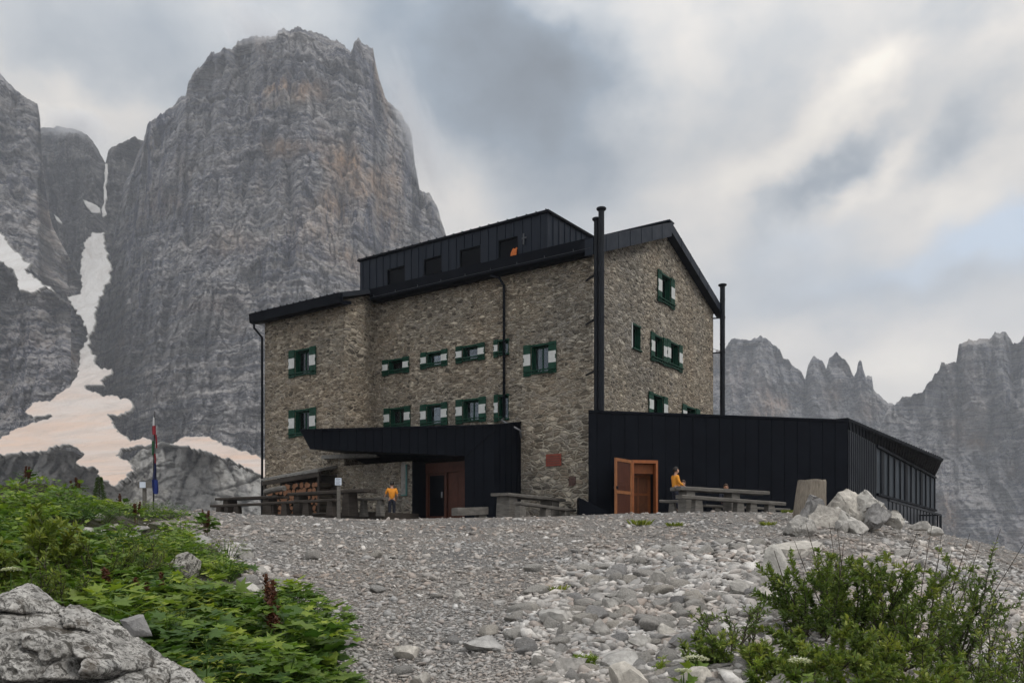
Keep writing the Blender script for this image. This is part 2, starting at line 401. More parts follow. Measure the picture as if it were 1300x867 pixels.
def mat_leaf(name, a, b, c3, trans=.35):
    k = NT(name); t = k.attr(); co = k.coord()
    col = k.ramp(t, [(0,a),(.55,b),(1,c3)])
    nz = k.noise(co, 30, 3, .6)
    col = k.mix(.5, col, k.ramp(nz, [(.3,.75),(.7,1.2)]), 'MULTIPLY')
    d = k.bsdf(col, .52, 0, None, .3)
    tr = k.n('ShaderNodeBsdfTranslucent'); k.set(tr.inputs[0], k.mix(1, col, (1.25,1.35,.7), 'MULTIPLY'))
    mx = k.n('ShaderNodeMixShader'); mx.inputs[0].default_value = trans; k.set(mx.inputs[1], d); k.set(mx.inputs[2], tr.outputs[0])
    M[name] = k.done(mx.outputs[0])
mat_leaf('willow_leaf', (.038,.072,.018), (.12,.172,.036), (.29,.31,.065))
mat_leaf('herb_leaf', (.05,.105,.014), (.14,.22,.03), (.30,.36,.05))
mat_leaf('dock_leaf', (.03,.075,.016), (.08,.145,.028), (.18,.24,.045))
mat_leaf('yellow_leaf', (.07,.11,.02), (.16,.20,.035), (.33,.33,.06))
mat_leaf('seed_head', (.06,.022,.012), (.12,.045,.025), (.17,.08,.04), .15)
mat_leaf('umbel', (.45,.46,.36), (.6,.6,.5), (.62,.64,.42), .2)
mat_leaf('blue_petal', (.03,.03,.25), (.05,.05,.35), (.06,.06,.4), .2)
# ------------------------------------------------------------------ terrain
_CR = np.array([(-900,.0),(-300,.02),(0,.034),(120,.039),(200,.0400),(330,.0345),(430,.0300),(500,.0290),(560,.0300),(650,.0318),(750,.0340),(850,.0364),(950,.0372),(1050,.0365),(1145,.0265),(1195,.0125),(1300,-.0134),(1500,-.08),(2200,-.16)], float)
_CR[:,1] -= .0008
TER = 1.05
def H(x, y):
    x = np.asarray(x,float); y = np.asarray(y,float)
    ys = np.maximum(y, 1.0)
    px = np.clip(PX0 + F*x/ys, -900, 2200)
    zp = np.interp(px, _CR[:,0], _CR[:,1])*31.4
    zp = zp*sstep(0,6,y) + TER*(1-sstep(0,6,y))
    far = sstep(33.0, 36.5, y)*np.where(px<1150,1,0)
    zp = zp*(1-far)+TER*far
    z = zp - .1*2*np.log1p(np.exp(np.clip((28-y)/2,-30,30)))
    # grassy bank on the left
    z = z + 1.25*sstep(.40,.60,-x/ys)*np.exp(-((y-16)/6.)**2)
    z = z + .25*sstep(2.2,6,-x)*np.exp(-((y-9)/4.)**2)
    # ground falls away round the plateau
    out = np.maximum(np.maximum(-x-15.5, x-19.5), np.maximum(y-60, -y-25))
    out = np.maximum(out, 0)
    ox = np.maximum(-x-14.2-np.maximum(0,24-y)*.6, 0)*sstep(20,28,y)
    z = z - .5*ox*sstep(0,3,ox) - np.minimum(.42*out*sstep(0,10,out), 70+.0*out)
    z = np.maximum(z, -95 + 12*fbm(x/140,y/140,3.3,3))
    d = np.hypot(x,y)
    z = z + .05*fbm(x/1.7,y/1.7,0.5,3)*sstep(60,30,d) + .02*fbm(x*1.6,y*1.6,4.5,3)*sstep(40,20,d)
    return z
def Hf(x,y): return float(H(np.array([x]),np.array([y]))[0])
def Gray(px, py):
    """where the rays of pixels meet the ground (arrays); nan where they do not"""
    px = np.atleast_1d(np.asarray(px,float)); py = np.atleast_1d(np.asarray(py,float))
    tx = (px-PX0)/F; tz = (PY0-py)/F
    Ys = np.concatenate([np.linspace(2.5,16,110), np.linspace(16.2,44,120)])
    res = np.full((len(px),3), np.nan)
    done = np.zeros(len(px),bool); prev = None
    for Y in Ys:
        g = tz*Y - H(tx*Y, np.full_like(tx,Y))
        if prev is not None:
            hit = (~done)&(g<=0)&(prev[1]>0)
            if hit.any():
                a = prev[1][hit]/(prev[1][hit]-g[hit]+1e-12); yy = prev[0]+(Y-prev[0])*a
                res[hit] = np.stack([tx[hit]*yy, yy, tz[hit]*yy],1); done |= hit
        prev = (Y,g)
    return res
def G(px, py):
    tx = (px-PX0)/F; h = H(tx*_GY,_GY)
    for k in range(26):
        g = (PY0-py-k)/F*_GY-h
        i = np.nonzero((g[1:]<=0)&(g[:-1]>0))[0]
        if len(i):
            i=i[0]; a=g[i]/(g[i]-g[i+1]+1e-12); y=_GY[i]+(_GY[i+1]-_GY[i])*a
            return Vector((tx*y,y,(PY0-py-k)/F*y))
    return None
_GY = np.concatenate([np.linspace(2.5,16,200), np.linspace(16.1,44,280)])

# where plants grow on the left bank (soil mask), polygon in ground coordinates
_pathpx = [(190,664),(232,676),(268,690),(292,712),(312,732),(300,748),(330,758),(356,762),(388,780),(412,800),(422,830),(424,866),(418,930)]
_pp = [G(*p) for p in _pathpx]
BANK = np.array([(-40,27),(-11.2,26.5),(-9.6,24.5)]+[(p[0],p[1]) for p in _pp]+[(_pp[-1][0]-.2,2.5),(-40,2.0)])
def inpoly(x, y, poly):
    c = np.zeros(len(x),bool); n = len(poly)
    for i in range(n):
        x1,y1 = poly[i]; x2,y2 = poly[(i+1)%n]
        t = ((y1>y)!=(y2>y)) & (x < (x2-x1)*(y-y1)/(y2-y1+1e-12)+x1); c ^= t
    return c
def make_ground():
    rad = np.concatenate([np.geomspace(1.2, 46, 520), np.geomspace(47, 2300, 90)])
    an = np.concatenate([np.linspace(-45,45,640), np.linspace(46.5,313.5,120)])
    a = np.radians(an)
    A, Rr = np.meshgrid(a, rad)
    X, Y = Rr*np.sin(A), Rr*np.cos(A); Z = H(X,Y)
    V = np.stack([X,Y,Z],-1).reshape(-1,3); V = np.vstack([V,[[0,0,Hf(0,0)]]])
    nr, na = len(rad), len(an)
    i = np.arange(nr-1)[:,None]; j = np.arange(na)[None,:]; j2 = (j+1)%na
    Q = np.stack([i*na+j, i*na+j2, (i+1)*na+j2, (i+1)*na+j],-1).reshape(-1,4)
    cen = len(V)-1; T = np.stack([np.full(na,cen), np.arange(na), (np.arange(na)+1)%na],-1)[:,::-1]
    soil = inpoly(V[:,0],V[:,1],BANK).astype(float)
    d = np.hypot(V[:,0],V[:,1]); soil = np.where(d>60, .45, soil)
    soil = np.clip(soil*(.75+.5*fbm(V[:,0]/1.3,V[:,1]/1.3,8,3)),0,1)
    o = np_mesh('ground', V, [Q[:,::-1],T[:,::-1]], M['gravel'], smooth=True, attr=soil)
    # normals up
    if o.data.polygons[0].normal.z < 0: o.data.flip_normals()
    return tag(o, 'pale grey gravel slope rising from the viewer to the hut terrace', 'ground', kind='structure')
make_ground()

# ------------------------------------------------------------------ mountains
DEPTH = {}      # coarse depth raster for laying snow on the rock
def mountain(name, label, sky, Y0, zb, mat, run=(.25,.25), bulge=0, nu=300, nv=300, amp=20, seed=0, jag=2.0, ledge=3.0, fis=22, uc=None, hw=200, back=.5, raster=False, steps=(), gullies=(), ochre=(), dark=()):
    sky = np.array(sky,float); u = np.linspace(sky[0,0], sky[-1,0], nu)
    ys = np.interp(u, sky[:,0], sky[:,1])
    ys = ys + jag*fbm(u/9., seed*3.1, 1.7, 4, .6) - jag*.7*np.abs(fbm(u/3.5, seed*1.1, 5.7, 3))
    _,k1 = vor(u/11.+seed, 0*u+.5, int(seed*5)); _,k2 = vor(u/4.5+seed, 0*u+.5, int(seed*9)+1); ys = ys + jag*1.1*(k1-.5) + jag*.7*(k2-.5)
    uc = (sky[0,0]+sky[-1,0])/2 if uc is None else uc
    Yt = Y0 + bulge*((u-uc)/hw)**2 + amp*1.2*fbm(u/70., seed, 9.1, 3)
    th = (u-PX0)/F; Zt = (PY0-ys)/F*Yt
    t = np.linspace(0,1,nv)**1.05
    T, U = np.meshgrid(t, np.arange(nu), indexing='ij')
    Z = Zt[None,:] + (zb-Zt)[None,:]*T
    Hh = np.maximum(Zt.max()-zb, 10)
    s = (Zt.max()-Z)/Hh                     # how far below the highest summit
    s0 = ((Zt.max()-Zt)/Hh)[None,:]
    Yd = Yt[None,:] - Hh*(run[0]*(s-s0) + run[1]*(s**2-s0**2))
    Xw = th[None,:]*Yd
    # relief: buttresses and gullies, fissures, ledges
    r1 = ridged(Xw/(amp*5.5)+seed, Yd/(amp*9), Z/(amp*16)+seed*2, 4)
    r2 = ridged(Xw/fis+seed*4, Yd/(fis*9)+.3*pn(Xw/30,Z/60,seed), Z/(fis*6), 4)
    f3 = fbm(Xw/7.0, Yd/20, Z/9.0+seed, 4, .6)
    warp = 9*fbm(Xw/60, seed, Z/80, 3)
    l1 = ((Z+warp)/14.0); saw = (l1-np.floor(l1)); saw = np.where(saw<.75, saw/.75, (1-saw)/.25)
    l2 = ((Z+warp*1.4)/4.6); saw2 = (l2-np.floor(l2)); saw2 = np.where(saw2<.7, saw2/.7, (1-saw2)/.3)
    lm = .35+.65*sstep(-.2,.5,fbm(Xw/90,Z/70,seed+3,3)+.15)
    r5 = ridged(Xw/(fis*.34)+seed*2, Yd/(fis*6)+.3*pn(Xw/14,Z/30,seed), Z/(fis*2.4), 4); blk_ = fbm(Xw/(amp*2.2),Yd/(amp*4),Z/(amp*3)+seed,5,.62)
    lm = lm*(.25+.75*sstep(.25,.8,T))
    d = amp*2.0*(r1-.55) + fis*.55*(r2-.5) + fis*.26*(r5-.5) + amp*.32*blk_ + 1.8*f3 + 1.1*lm*(ledge*(1-saw) + ledge*.42*(1-saw2))
    pyv = PY0-F*Z/Yd; uw = u[None,:]+4*fbm(Xw/25,Z/25,seed+5,3); pw = pyv+5*fbm(Xw/25,Z/25,seed+9,3)
    wv1 = 6*fbm(Xw/40,Z/40,seed+2,3); wv2 = 2.2*fbm(Xw/12,Z/12,seed+6,3)
    eA,iA = vor((Xw+wv1)/24,(Z+wv1)/40,int(seed*7)); eB,iB = vor((Xw+wv2)/8.5+.2*Z/40,(Z+wv2)/11,int(seed*7)+3); eC,iC = vor((Xw+.6*wv2)/3.6,(Z+.5*wv2)/3.2,int(seed*7)+9)
    d = d + amp*.62*(iA-.5) + fis*.24*(iB-.5) + 1.9*(iC-.5) - 2.2*np.exp(-(eB/.10)**2) - 3.0*np.exp(-(eA/.05)**2)
    for (line,dl) in steps:
        line=np.array(line,float); yl=np.interp(uw,line[:,0],line[:,1]); ins=sstep(line[0,0],line[0,0]+25,uw)*sstep(line[-1,0],line[-1,0]-25,uw)
        d = d + dl*sstep(-2.5,2.5,pw-yl)*ins*np.exp(-np.maximum(pw-yl,0)/70)
    for (line,wd,dp) in gullies:
        line=np.array(line,float); xl=np.interp(pw,line[:,1],line[:,0]); ins=sstep(line[0,1]-12,line[0,1]+8,pw)*sstep(line[-1,1]+12,line[-1,1]-8,pw)
        d = d - dp*np.exp(-((uw-xl)/wd)**2)*ins
    oc = np.zeros_like(Z); dk = np.zeros_like(Z)
    for (x,y,rx,ry,a_) in ochre: oc = np.maximum(oc, a_*np.exp(-(((uw-x)/rx)**2+((pw-y)/ry)**2)))
    for (x,y,rx,ry,a_) in dark: dk = np.maximum(dk, a_*np.exp(-(((uw-x)/rx)**2+((pw-y)/ry)**2)))
    fade = sstep(0,.03,T)
    Yf = Yd - d*fade
    Xf = th[None,:]*Yf
    front = np.stack([Xf,Yf,Z],-1)
    nb = 14; tb = np.linspace(0,1,nb)[1:]
    TB = tb[:,None]; Zb = Zt[None,:]+(zb-Zt)[None,:]*TB
    Yb = Yt[None,:] + Hh*back*((Zt[None,:]-Zb)/Hh) + amp*.5*fbm(np.broadcast_to(th*900,Zb.shape)/60, Zb/60, seed, 3)
    Xb = th[None,:]*Yb*1.0
    backv = np.stack([Xb,Yb,Zb],-1)[::-1]
    V = np.concatenate([backv, front],0); nr = V.shape[0]
    V = V.reshape(-1,3)
    i = np.arange(nr-1)[:,None]; j = np.arange(nu-1)[None,:]
    Q = np.stack([i*nu+j, (i+1)*nu+j, (i+1)*nu+j+1, i*nu+j+1],-1).reshape(-1,4)
    tn = np.concatenate([np.full((nb-1)*nu,.5), (.5+.5*oc-.5*dk).ravel()])
    o = np_mesh(name, V, Q, M[mat], smooth=False, attr=tn)
    tag(o, label, 'mountain', kind='structure')
    if raster:
        fp = front.reshape(-1,3); px = PX0+F*fp[:,0]/fp[:,1]; py = PY0-F*fp[:,2]/fp[:,1]
        for a,b,yy in zip((px//3).astype(int),(py//3).astype(int),fp[:,1]):
            k=(a,b)
            if yy < DEPTH.get(k,1e9): DEPTH[k]=yy
    return o
mountain('mountain','broad grey rock tower rising behind the hut, its summit touching cloud',
  [(70,640),(88,560),(100,505),(108,460),(118,415),(132,370),(141,330),(146,290),(158,235),(176,196),(182,184),(187,157),(203,148),(224,129),(236,124),(240,104),(251,88),(270,67),(295,61),(302,50),(323,48),(350,46),(360,38),(380,37),(392,40),(415,46),(436,59),(445,61),(450,54),(464,54),(473,64),(479,92),(484,108),(489,125),(500,139),(512,150),(523,172),(526,203),(533,244),(545,247),(554,256),(560,280),(566,300),(585,345),(625,450),(690,590),(730,690)],
  900, -60, 'dolomite', run=(.16,.13), bulge=150, nu=600, nv=640, amp=17, seed=1.3, jag=3.6, ledge=2.6, fis=17, uc=330, hw=240, raster=True,
  steps=[([(225,132),(300,119),(330,112),(360,106),(400,112),(430,112),(470,118),(505,158)],15),([(140,345),(190,305),(230,300),(300,332),(380,300),(440,222),(475,160)],10),([(115,445),(200,380),(280,345),(340,330),(420,345),(540,300)],9),([(240,152),(300,155),(380,165),(440,140),(480,120)],7),([(130,400),(180,352),(240,330),(300,290),(360,215),(430,185)],6),([(200,480),(300,440),(400,430),(480,440)],7),([(150,540),(240,500),(330,490)],6)],
  gullies=[([(236,235),(234,270),(238,310)],5,14),([(206,165),(200,220),(188,300)],8,13),([(322,175),(314,215),(310,262)],4,9),([(513,150),(524,200),(532,262)],6,16),([(272,370),(262,430),(268,490)],4,10),([(330,380),(338,430),(345,480)],4,8),([(442,165),(436,230),(428,300)],5,9),([(300,62),(312,100),(318,150)],4,10),([(390,45),(385,80),(395,115)],5,9),([(262,75),(268,120),(262,170)],5,9),([(170,240),(160,310),(150,370)],6,10),([(365,210),(372,290),(366,350)],4,7),([(480,240),(486,300),(470,380)],5,9),([(220,330),(214,400),(205,470)],5,9)],
  ochre=[(352,118,22,9,.9),(388,124,22,9,.95),(345,140,30,8,.4),(358,192,22,10,.7),(395,196,16,8,.5),(440,215,30,26,.85),(470,238,34,26,.8),(488,275,22,30,.6),(425,270,36,24,.6),(400,300,40,18,.35),(500,230,14,40,.55),(330,235,30,14,.3),(270,395,40,10,.3),(455,330,40,20,.45),(300,310,40,16,.3)],
  dark=[(472,170,16,40,.9),(360,90,60,16,.5),(270,95,24,22,.6),(430,80,30,20,.55),(450,70,14,20,.6),(263,132,9,12,.9),(215,160,14,40,.6),(205,240,16,50,.6),(236,275,6,32,.95),(318,215,7,36,.6),(523,205,7,45,.9),(170,300,18,60,.55),(460,300,16,22,.6),(395,230,12,26,.5),(345,225,10,20,.5),(300,225,10,24,.5),(335,400,8,30,.5),(260,440,12,34,.5),(130,420,14,40,.5),(380,150,26,10,.6),(325,155,20,10,.6),(290,140,16,9,.6)])
mountain('mountain','dark saddle wall at the head of the snow gully',
  [(20,175),(40,166),(53,162),(83,161),(104,167),(118,180),(126,194),(134,208),(137,192),(148,186),(157,181),(171,174),(181,179),(200,172),(240,200),(280,300)],
  1050, -30, 'dolomite_dark', run=(.12,.10), bulge=0, nu=200, nv=330, amp=20, seed=4.4, jag=1.5, ledge=2.2, raster=True)
mountain('mountain','dark rock pillar cut by the left edge of the picture',
  [(-420,240),(-300,150),(-200,120),(-120,60),(-60,70),(-20,82),(0,94),(9,104),(20,115),(28,122),(40,128),(48,134),(51,152),(53,194),(58,240),(64,280),(78,310),(98,345),(108,372),(118,460)],
  860, -40, 'dolomite', run=(.14,.12), bulge=40, nu=330, nv=380, amp=16, seed=6.2, jag=1.8, ledge=2.4, uc=-100, hw=200, raster=True)
mountain('mountain','lower rounded buttress on the left below the small snow patch',
  [(-420,260),(-250,300),(-120,310),(-40,320),(0,332),(19,352),(40,366),(66,368),(83,384),(98,398),(104,412),(107,432),(108,470),(104,510),(96,570),(90,660)],
  700, -40, 'dolomite', run=(.22,.22), bulge=0, nu=330, nv=300, amp=13, seed=8.8, jag=1.5, ledge=2.0, raster=True)
mountain('mountain','pale ice scoured slabs under the snow at the foot of the wall',
  [(-420,570),(-200,575),(-60,573),(0,574),(30,572),(62,569),(95,574),(120,585),(140,596),(160,590),(178,572),(200,562),(225,562),(266,571),(305,588),(336,603),(370,622),(420,645),(520,665)],
  430, -55, 'slab', run=(.5,.8), bulge=0, nu=420, nv=200, amp=7, seed=11.5, jag=1.2, ledge=1.2, fis=11, back=2.5, raster=True)
mountain('mountain','distant jagged ridge with slim pinnacles right of the hut',
  [(700,520),(780,470),(850,455),(880,448),(903,450),(915,445),(922,440),(929,432),(957,431),(964,426),(979,435),(990,443),(994,454),(1003,461),(1012,467),(1018,473),(1022,479),(1026,463),(1033,452),(1044,456),(1049,470),(1053,454),(1062,446),(1073,456),(1078,464),(1081,471),(1084,478),(1088,471),(1089,460),(1092,457),(1094,459),(1096,470),(1099,479),(1101,476),(1107,477),(1109,494),(1121,506),(1132,514),(1150,520),(1200,535),(1300,590)],
  1500, -90, 'dolomite_far', run=(.22,.20), bulge=0, nu=560, nv=260, amp=26, seed=14.1, jag=2.2, ledge=3.5, fis=26,
  ochre=[(975,520,14,26,.8),(990,512,22,16,.7),(955,530,14,14,.6),(1060,500,14,14,.5),(1100,520,20,14,.4)], dark=[(1010,500,10,26,.5),(940,480,10,30,.5),(1080,500,8,22,.5)],
  gullies=[([(1022,478),(1024,500),(1030,540)],5,26),([(1048,468),(1052,490),(1058,520)],4,20),([(1084,478),(1086,500),(1092,530)],4,18),([(955,440),(950,470),(940,520)],6,18),([(985,450),(980,480),(985,520)],5,16)])
mountain('mountain','steep rock wall filling the right edge behind the annex',
  [(1060,720),(1085,640),(1105,570),(1122,528),(1134,515),(1142,511),(1145,504),(1171,500),(1177,487),(1184,480),(1186,474),(1193,472),(1195,463),(1214,459),(1217,437),(1225,433),(1250,432),(1256,430),(1263,422),(1276,421),(1287,435),(1293,438),(1300,428),(1320,415),(1360,395),(1420,430),(1500,400),(1620,380),(1720,430)],
  1250, -110, 'dolomite_far', run=(.16,.16), bulge=0, nu=430, nv=360, amp=24, seed=17.7, jag=2.6, ledge=3.2, fis=24,
  ochre=[(1240,560,26,10,.6),(1215,545,16,14,.5),(1205,650,10,22,.6),(1290,600,14,20,.4),(1180,590,18,16,.4)], dark=[(1160,540,12,30,.5),(1265,520,14,40,.4),(1290,620,10,12,.9),(1230,500,10,30,.4)],
  steps=[([(1140,540),(1200,520),(1260,500),(1320,490)],12),([(1130,600),(1200,585),(1280,560),(1330,565)],10)],
  gullies=[([(1176,490),(1170,540),(1160,620)],6,18),([(1214,440),(1222,500),(1212,580)],6,16),([(1256,430),(1262,500),(1250,600)],6,16),([(1290,440),(1285,520),(1296,620)],6,16)])

# ------------------------------------------------------------------ snow lying in the gully
def snow(name, label, pts, cell=2.0, seed=0, rag=3.4, off=7.0):
    pts = np.array(pts,float)
    # ragged outline
    q = []
    for i in range(len(pts)):
        a, b = pts[i], pts[(i+1)%len(pts)]; n = max(2,int(np.hypot(*(b-a))/2.0)); 
        for k in range(n): q.append(a+(b-a)*k/n)
    q = np.array(q)
    q[:,0] += rag*fbm(q[:,0]/6,q[:,1]/6,seed,4,.65); q[:,1] += rag*.8*fbm(q[:,0]/6+40,q[:,1]/6,seed,4,.65)
    x0,x1,y0,y1 = q[:,0].min()-2,q[:,0].max()+2,q[:,1].min()-2,q[:,1].max()+2
    c = .6
    gx = np.arange(x0,x1,c); gy = np.arange(y0,y1,c); GX,GY = np.meshgrid(gx,gy)
    inside = inpoly((GX+c/2).ravel(),(GY+c/2).ravel(),q).reshape(GX.shape)
    # holes where rock shows through
    # depth: laid on the rock, smoothed
    kx = (GX//3).astype(int); ky = (GY//3).astype(int)
    D = np.array([[DEPTH.get((a,b),np.nan) for a,b in zip(ra,rb)] for ra,rb in zip(kx,ky)])
    D = np.where(np.isnan(D), np.nanmedian(D), D)
    rows = np.array([np.min(D[i][inside[i]]) if inside[i].any() else np.nan for i in range(len(D))])
    idx = np.arange(len(rows)); okr = ~np.isnan(rows); rows = np.interp(idx, idx[okr], rows[okr])
    kk = (idx-idx.mean())/max(len(idx),1)*2; fit = np.polyval(np.polyfit(kk, rows, 2 if len(idx)>150 else 1), kk); fit = np.minimum.accumulate(fit) - idx*.22; rows = fit - min(np.max(fit-rows), 140)
    D = rows[:,None] - off + 1.3*fbm(GX/20,GY/14,seed,3)
    X = (GX-PX0)/F*D; Z = (PY0-GY)/F*D
    Vv = np.stack([X,D,Z],-1).reshape(-1,3)
    ny,nx = GX.shape
    ii,jj = np.nonzero(inside[:-1,:-1])
    Q = np.stack([ii*nx+jj,(ii+1)*nx+jj,(ii+1)*nx+jj+1,ii*nx+jj+1],-1)
    used = np.unique(Q); mp = -np.ones(len(Vv),int); mp[used]=np.arange(len(used))
    Vu = Vv[used]; Q = mp[Q]
    # distance to the margin, for the dirt of the melting edge
    m_ = inside.astype(float); dist = np.zeros_like(m_); cur = m_.copy()
    for _ in range(6):
        dist += cur; pad = np.pad(cur,1); cur = np.minimum.reduce([pad[:-2,1:-1],pad[2:,1:-1],pad[1:-1,:-2],pad[1:-1,2:],cur])
    ed = np.clip(dist/6,0,1).reshape(-1)[used]
    if rag<1.5: ed = np.maximum(ed,.6)
    # a metre or two of thickness behind the surface
    n = len(Vu); Vb = Vu + np.array([0,2.5,-1.0])
    e = np.concatenate([Q[:,[k,(k+1)%4]] for k in range(4)]); es = np.sort(e,1)
    _, idx, cnt = np.unique(es[:,0].astype(np.int64)*n*2+es[:,1], return_index=True, return_counts=True)
    be = e[idx[cnt==1]]
    side = np.stack([be[:,1],be[:,0],be[:,0]+n,be[:,1]+n],-1)
    o = np_mesh(name, np.vstack([Vu,Vb]), np.vstack([Q,Q[:,::-1]+n,side]), M['snow'], smooth=True, attr=np.concatenate([ed,ed]))
    return tag(o,label,'snow',kind='structure')
z2 = lambda L: [(x*.4152,280+y*.4152) for x,y in L]
snow('snowfield','long snow gully widening into a dusty pink snowfield left of the tower', z2([(315,35),(325,90),(343,150),(335,185),(310,230),(290,270),(293,325),(270,352),(274,385),(287,428),(302,445),(350,462),(312,484),(318,505),(262,503),(268,515),(322,540),(345,530),(372,550),(386,541),(406,556),(405,577),(362,596),(330,592),(350,622),(360,645),(385,660),(400,672),(440,665),(465,671),(464,690),(420,690),(366,700),(356,716),(405,746),(408,762),(380,790),(350,812),(322,800),(300,775),(298,755),(265,756),(240,746),(234,735),(258,716),(240,700),(225,688),(190,686),(150,700),(60,712),(0,716),(-60,720),(-60,690),(0,664),(60,634),(120,612),(160,601),(155,595),(100,602),(75,585),(100,556),(150,550),(200,515),(236,480),(241,440),(241,402),(264,370),(263,330),(246,296),(226,270),(215,250),(200,233),(246,226),(250,200),(242,150),(252,110),(262,55),(285,42)]), seed=2)
snow('snowfield','small tongue of dusty snow running down to the hut wall', z2([(520,688),(540,670),(562,661),(600,656),(640,664),(700,690),(770,714),(830,735),(850,800),(810,784),(760,760),(700,731),(640,711),(590,697),(545,690)]), seed=5)
snow('snowfield','snow patch on the ledge at the left edge of the picture', z2([(-60,-10),(-20,20),(0,40),(28,72),(45,95),(66,101),(70,120),(95,134),(78,150),(105,174),(170,213),(132,202),(108,219),(60,216),(50,180),(40,150),(0,126),(-60,90)]), seed=8)
snow('snowfield','thin white ribbon of snow high in the gully', [(133,208),(136,208),(136,222),(134,235),(135,252),(132,262),(135,272),(131,276),(129,266),(132,256),(131,240),(133,226)], seed=11, rag=1.0)
snow('snowfield','little snow scrap on the dark wall beside the gully', [(106,254),(116,258),(126,264),(126,271),(117,270),(110,263)], seed=13, rag=1.2)
snow('snowfield','tiny white snow fleck high on the dark wall', [(69,273),(73,276),(78,282),(77,284),(72,280)], seed=15, rag=.6)
# ------------------------------------------------------------------ the stone hut, in its own axes: x along the long front (0 at the near corner, negative to the left), y to the back, z up
HO = Vector((.0978*33, 33, 0)); HANG = math.atan2(-.5583,.8297)
HM = Matrix.Translation(HO) @ Matrix.Rotation(HANG,4,'Z'); HI = HM.inverted()
def lo(v): return HI @ Vector(v)
def hit_y(px, py, y=0.0):
    """local point where the ray of a pixel meets the local plane y"""
    d = P(px,py,1); o = HI @ Vector((0,0,0)); dl = (HI.to_3x3() @ d); t = (y-o.y)/dl.y; return o+dl*t
def hit_x(px, py, x=0.0):
    d = P(px,py,1); o = HI @ Vector((0,0,0)); dl = (HI.to_3x3() @ d); t = (x-o.x)/dl.x; return o+dl*t
V3 = Vector
hut = empty('stone_hut', HO, HANG)
tag(hut, 'large rubble stone mountain hut with green shutters and black metal roof', 'building')
XL, XW, YW, DEP = -17.45, -11.9, -1.99, 13.67       # left end, inner corner, depth of the left wing, depth of the hut
ZB, ZE, RY, RZ = .2, 11.75, 7.1, 15.0               # base, front wall top, ridge
SF = (RZ-12.0)/(RY+.4)                              # front slope
def zroof(y): return 12.0+SF*(y+.4) if y < RY else RZ-(RZ-12.6)/(14.2-RY)*(y-RY)
FA = (V3((0,0,0)), V3((1,0,0)), V3((0,-1,0)))       # main front
FW = (V3((0,YW,0)), V3((1,0,0)), V3((0,-1,0)))      # wing front
FG = (V3((0,0,0)), V3((0,1,0)), V3((1,0,0)))        # gable end

wins = []   # (wall, centre along, width, z0, z1, kind)
def W(wall, x0, x1, yt, yb, kind='two', **kw):
    xc = (x0+x1)/2
    if wall=='G':
        a,b = hit_x(x0,yt), hit_x(x1,yt); t,u = hit_x(xc,yt), hit_x(xc,yb); a0,a1 = a.y,b.y
    else:
        yy = 0 if wall=='A' else YW
        a,b = hit_y(x0,yt,yy), hit_y(x1,yt,yy); t,u = hit_y(xc,yt,yy), hit_y(xc,yb,yy); a0,a1 = a.x,b.x
    d = dict(wall=wall,a0=a0,a1=a1,z0=u.z,z1=t.z,kind=kind); d.update(kw); wins.append(d)
W('W',367.4,401.8,442.5,478,'two',label='upper window of the left wing')
W('W',367.4,401.8,519,554.5,'two')
for (x0,x1,yt,yb) in ((486,520,455,475.5),(534.4,568.8,445.5,467),(579.2,616,437.5,459.5)): W('A',x0,x1,yt,yb,'low')
W('A',627.3,641.5,431,453.5,'one',low=True)
for (x0,x1,yt,yb) in ((488,521.7,516.8,543.5),(534.2,568.7,512,541),(579.2,617.6,505.5,537)): W('A',x0,x1,yt,yb,'two',cur=.55)
W('A',627.8,641.5,500.5,535.5,'one')
W('A',665.3,706.9,436,476,'two',cur=1)
W('G',834,855.3,348.5,388,'two')
W('G',801.8,813.6,411.5,446.5,'bare')
W('G',825.2,845.4,425.5,461.5,'two'); W('G',845.6,865.2,434.5,469.5,'two')
W('G',822.6,846.5,500.5,533,'two',cur=.5); W('G',865.4,887.6,516,543,'two')
REV = .24
for w in wins:
    wd = w['a1']-w['a0']
    if w['kind']=='bare': w['o0'],w['o1'] = w['a0']+.07,w['a1']-.05
    elif w['kind']=='one': w['o0'],w['o1'] = w['a0']+wd*.42, w['a1']+.18
    else: w['o0'],w['o1'] = w['a0']+wd*.235, w['a1']-wd*.235
    h = w['z1']-w['z0']; w['oz0'],w['oz1'] = w['z0']+.12, w['z1']-.07

wall = MB()
def wall_cells(fr, a0, a1, top, holes, extra=()):
    o,r,n = fr
    xs = sorted(set([a0,a1]+[h['o0'] for h in holes]+[h['o1'] for h in holes]+list(extra)))
    pt = lambda a,z,d=0: o+r*a+n*d+V3((0,0,z))
    for i in range(len(xs)-1):
        b0,b1 = xs[i],xs[i+1]; m=(b0+b1)/2
        hs = sorted([h for h in holes if h['o0']<m<h['o1']], key=lambda h:h['oz0'])
        z = ZB
        for h in hs:
            wall.poly([pt(b0,z),pt(b1,z),pt(b1,h['oz0']),pt(b0,h['oz0'])]); z = h['oz1']
        wall.poly([pt(b0,z),pt(b1,z),pt(b1,top(b1)),pt(b0,top(b0))])
    for h in holes:
        a,b,c,d = h['o0'],h['o1'],h['oz0'],h['oz1']
        for (p,q) in (((a,c),(b,c)),((b,c),(b,d)),((b,d),(a,d)),((a,d),(a,c))):
            wall.poly([pt(p[0],p[1]),pt(q[0],q[1]),pt(q[0],q[1],-.6),pt(p[0],p[1],-.6)])
wall_cells(FA, XW, 0, lambda a: ZE+.3, [w for w in wins if w['wall']=='A'])
wall_cells(FW, XL, XW, lambda a: 11.2, [w for w in wins if w['wall']=='W'])
wall_cells(FG, 0, DEP, lambda y: zroof(y)-.32, [w for w in wins if w['wall']=='G'], extra=(RY,))
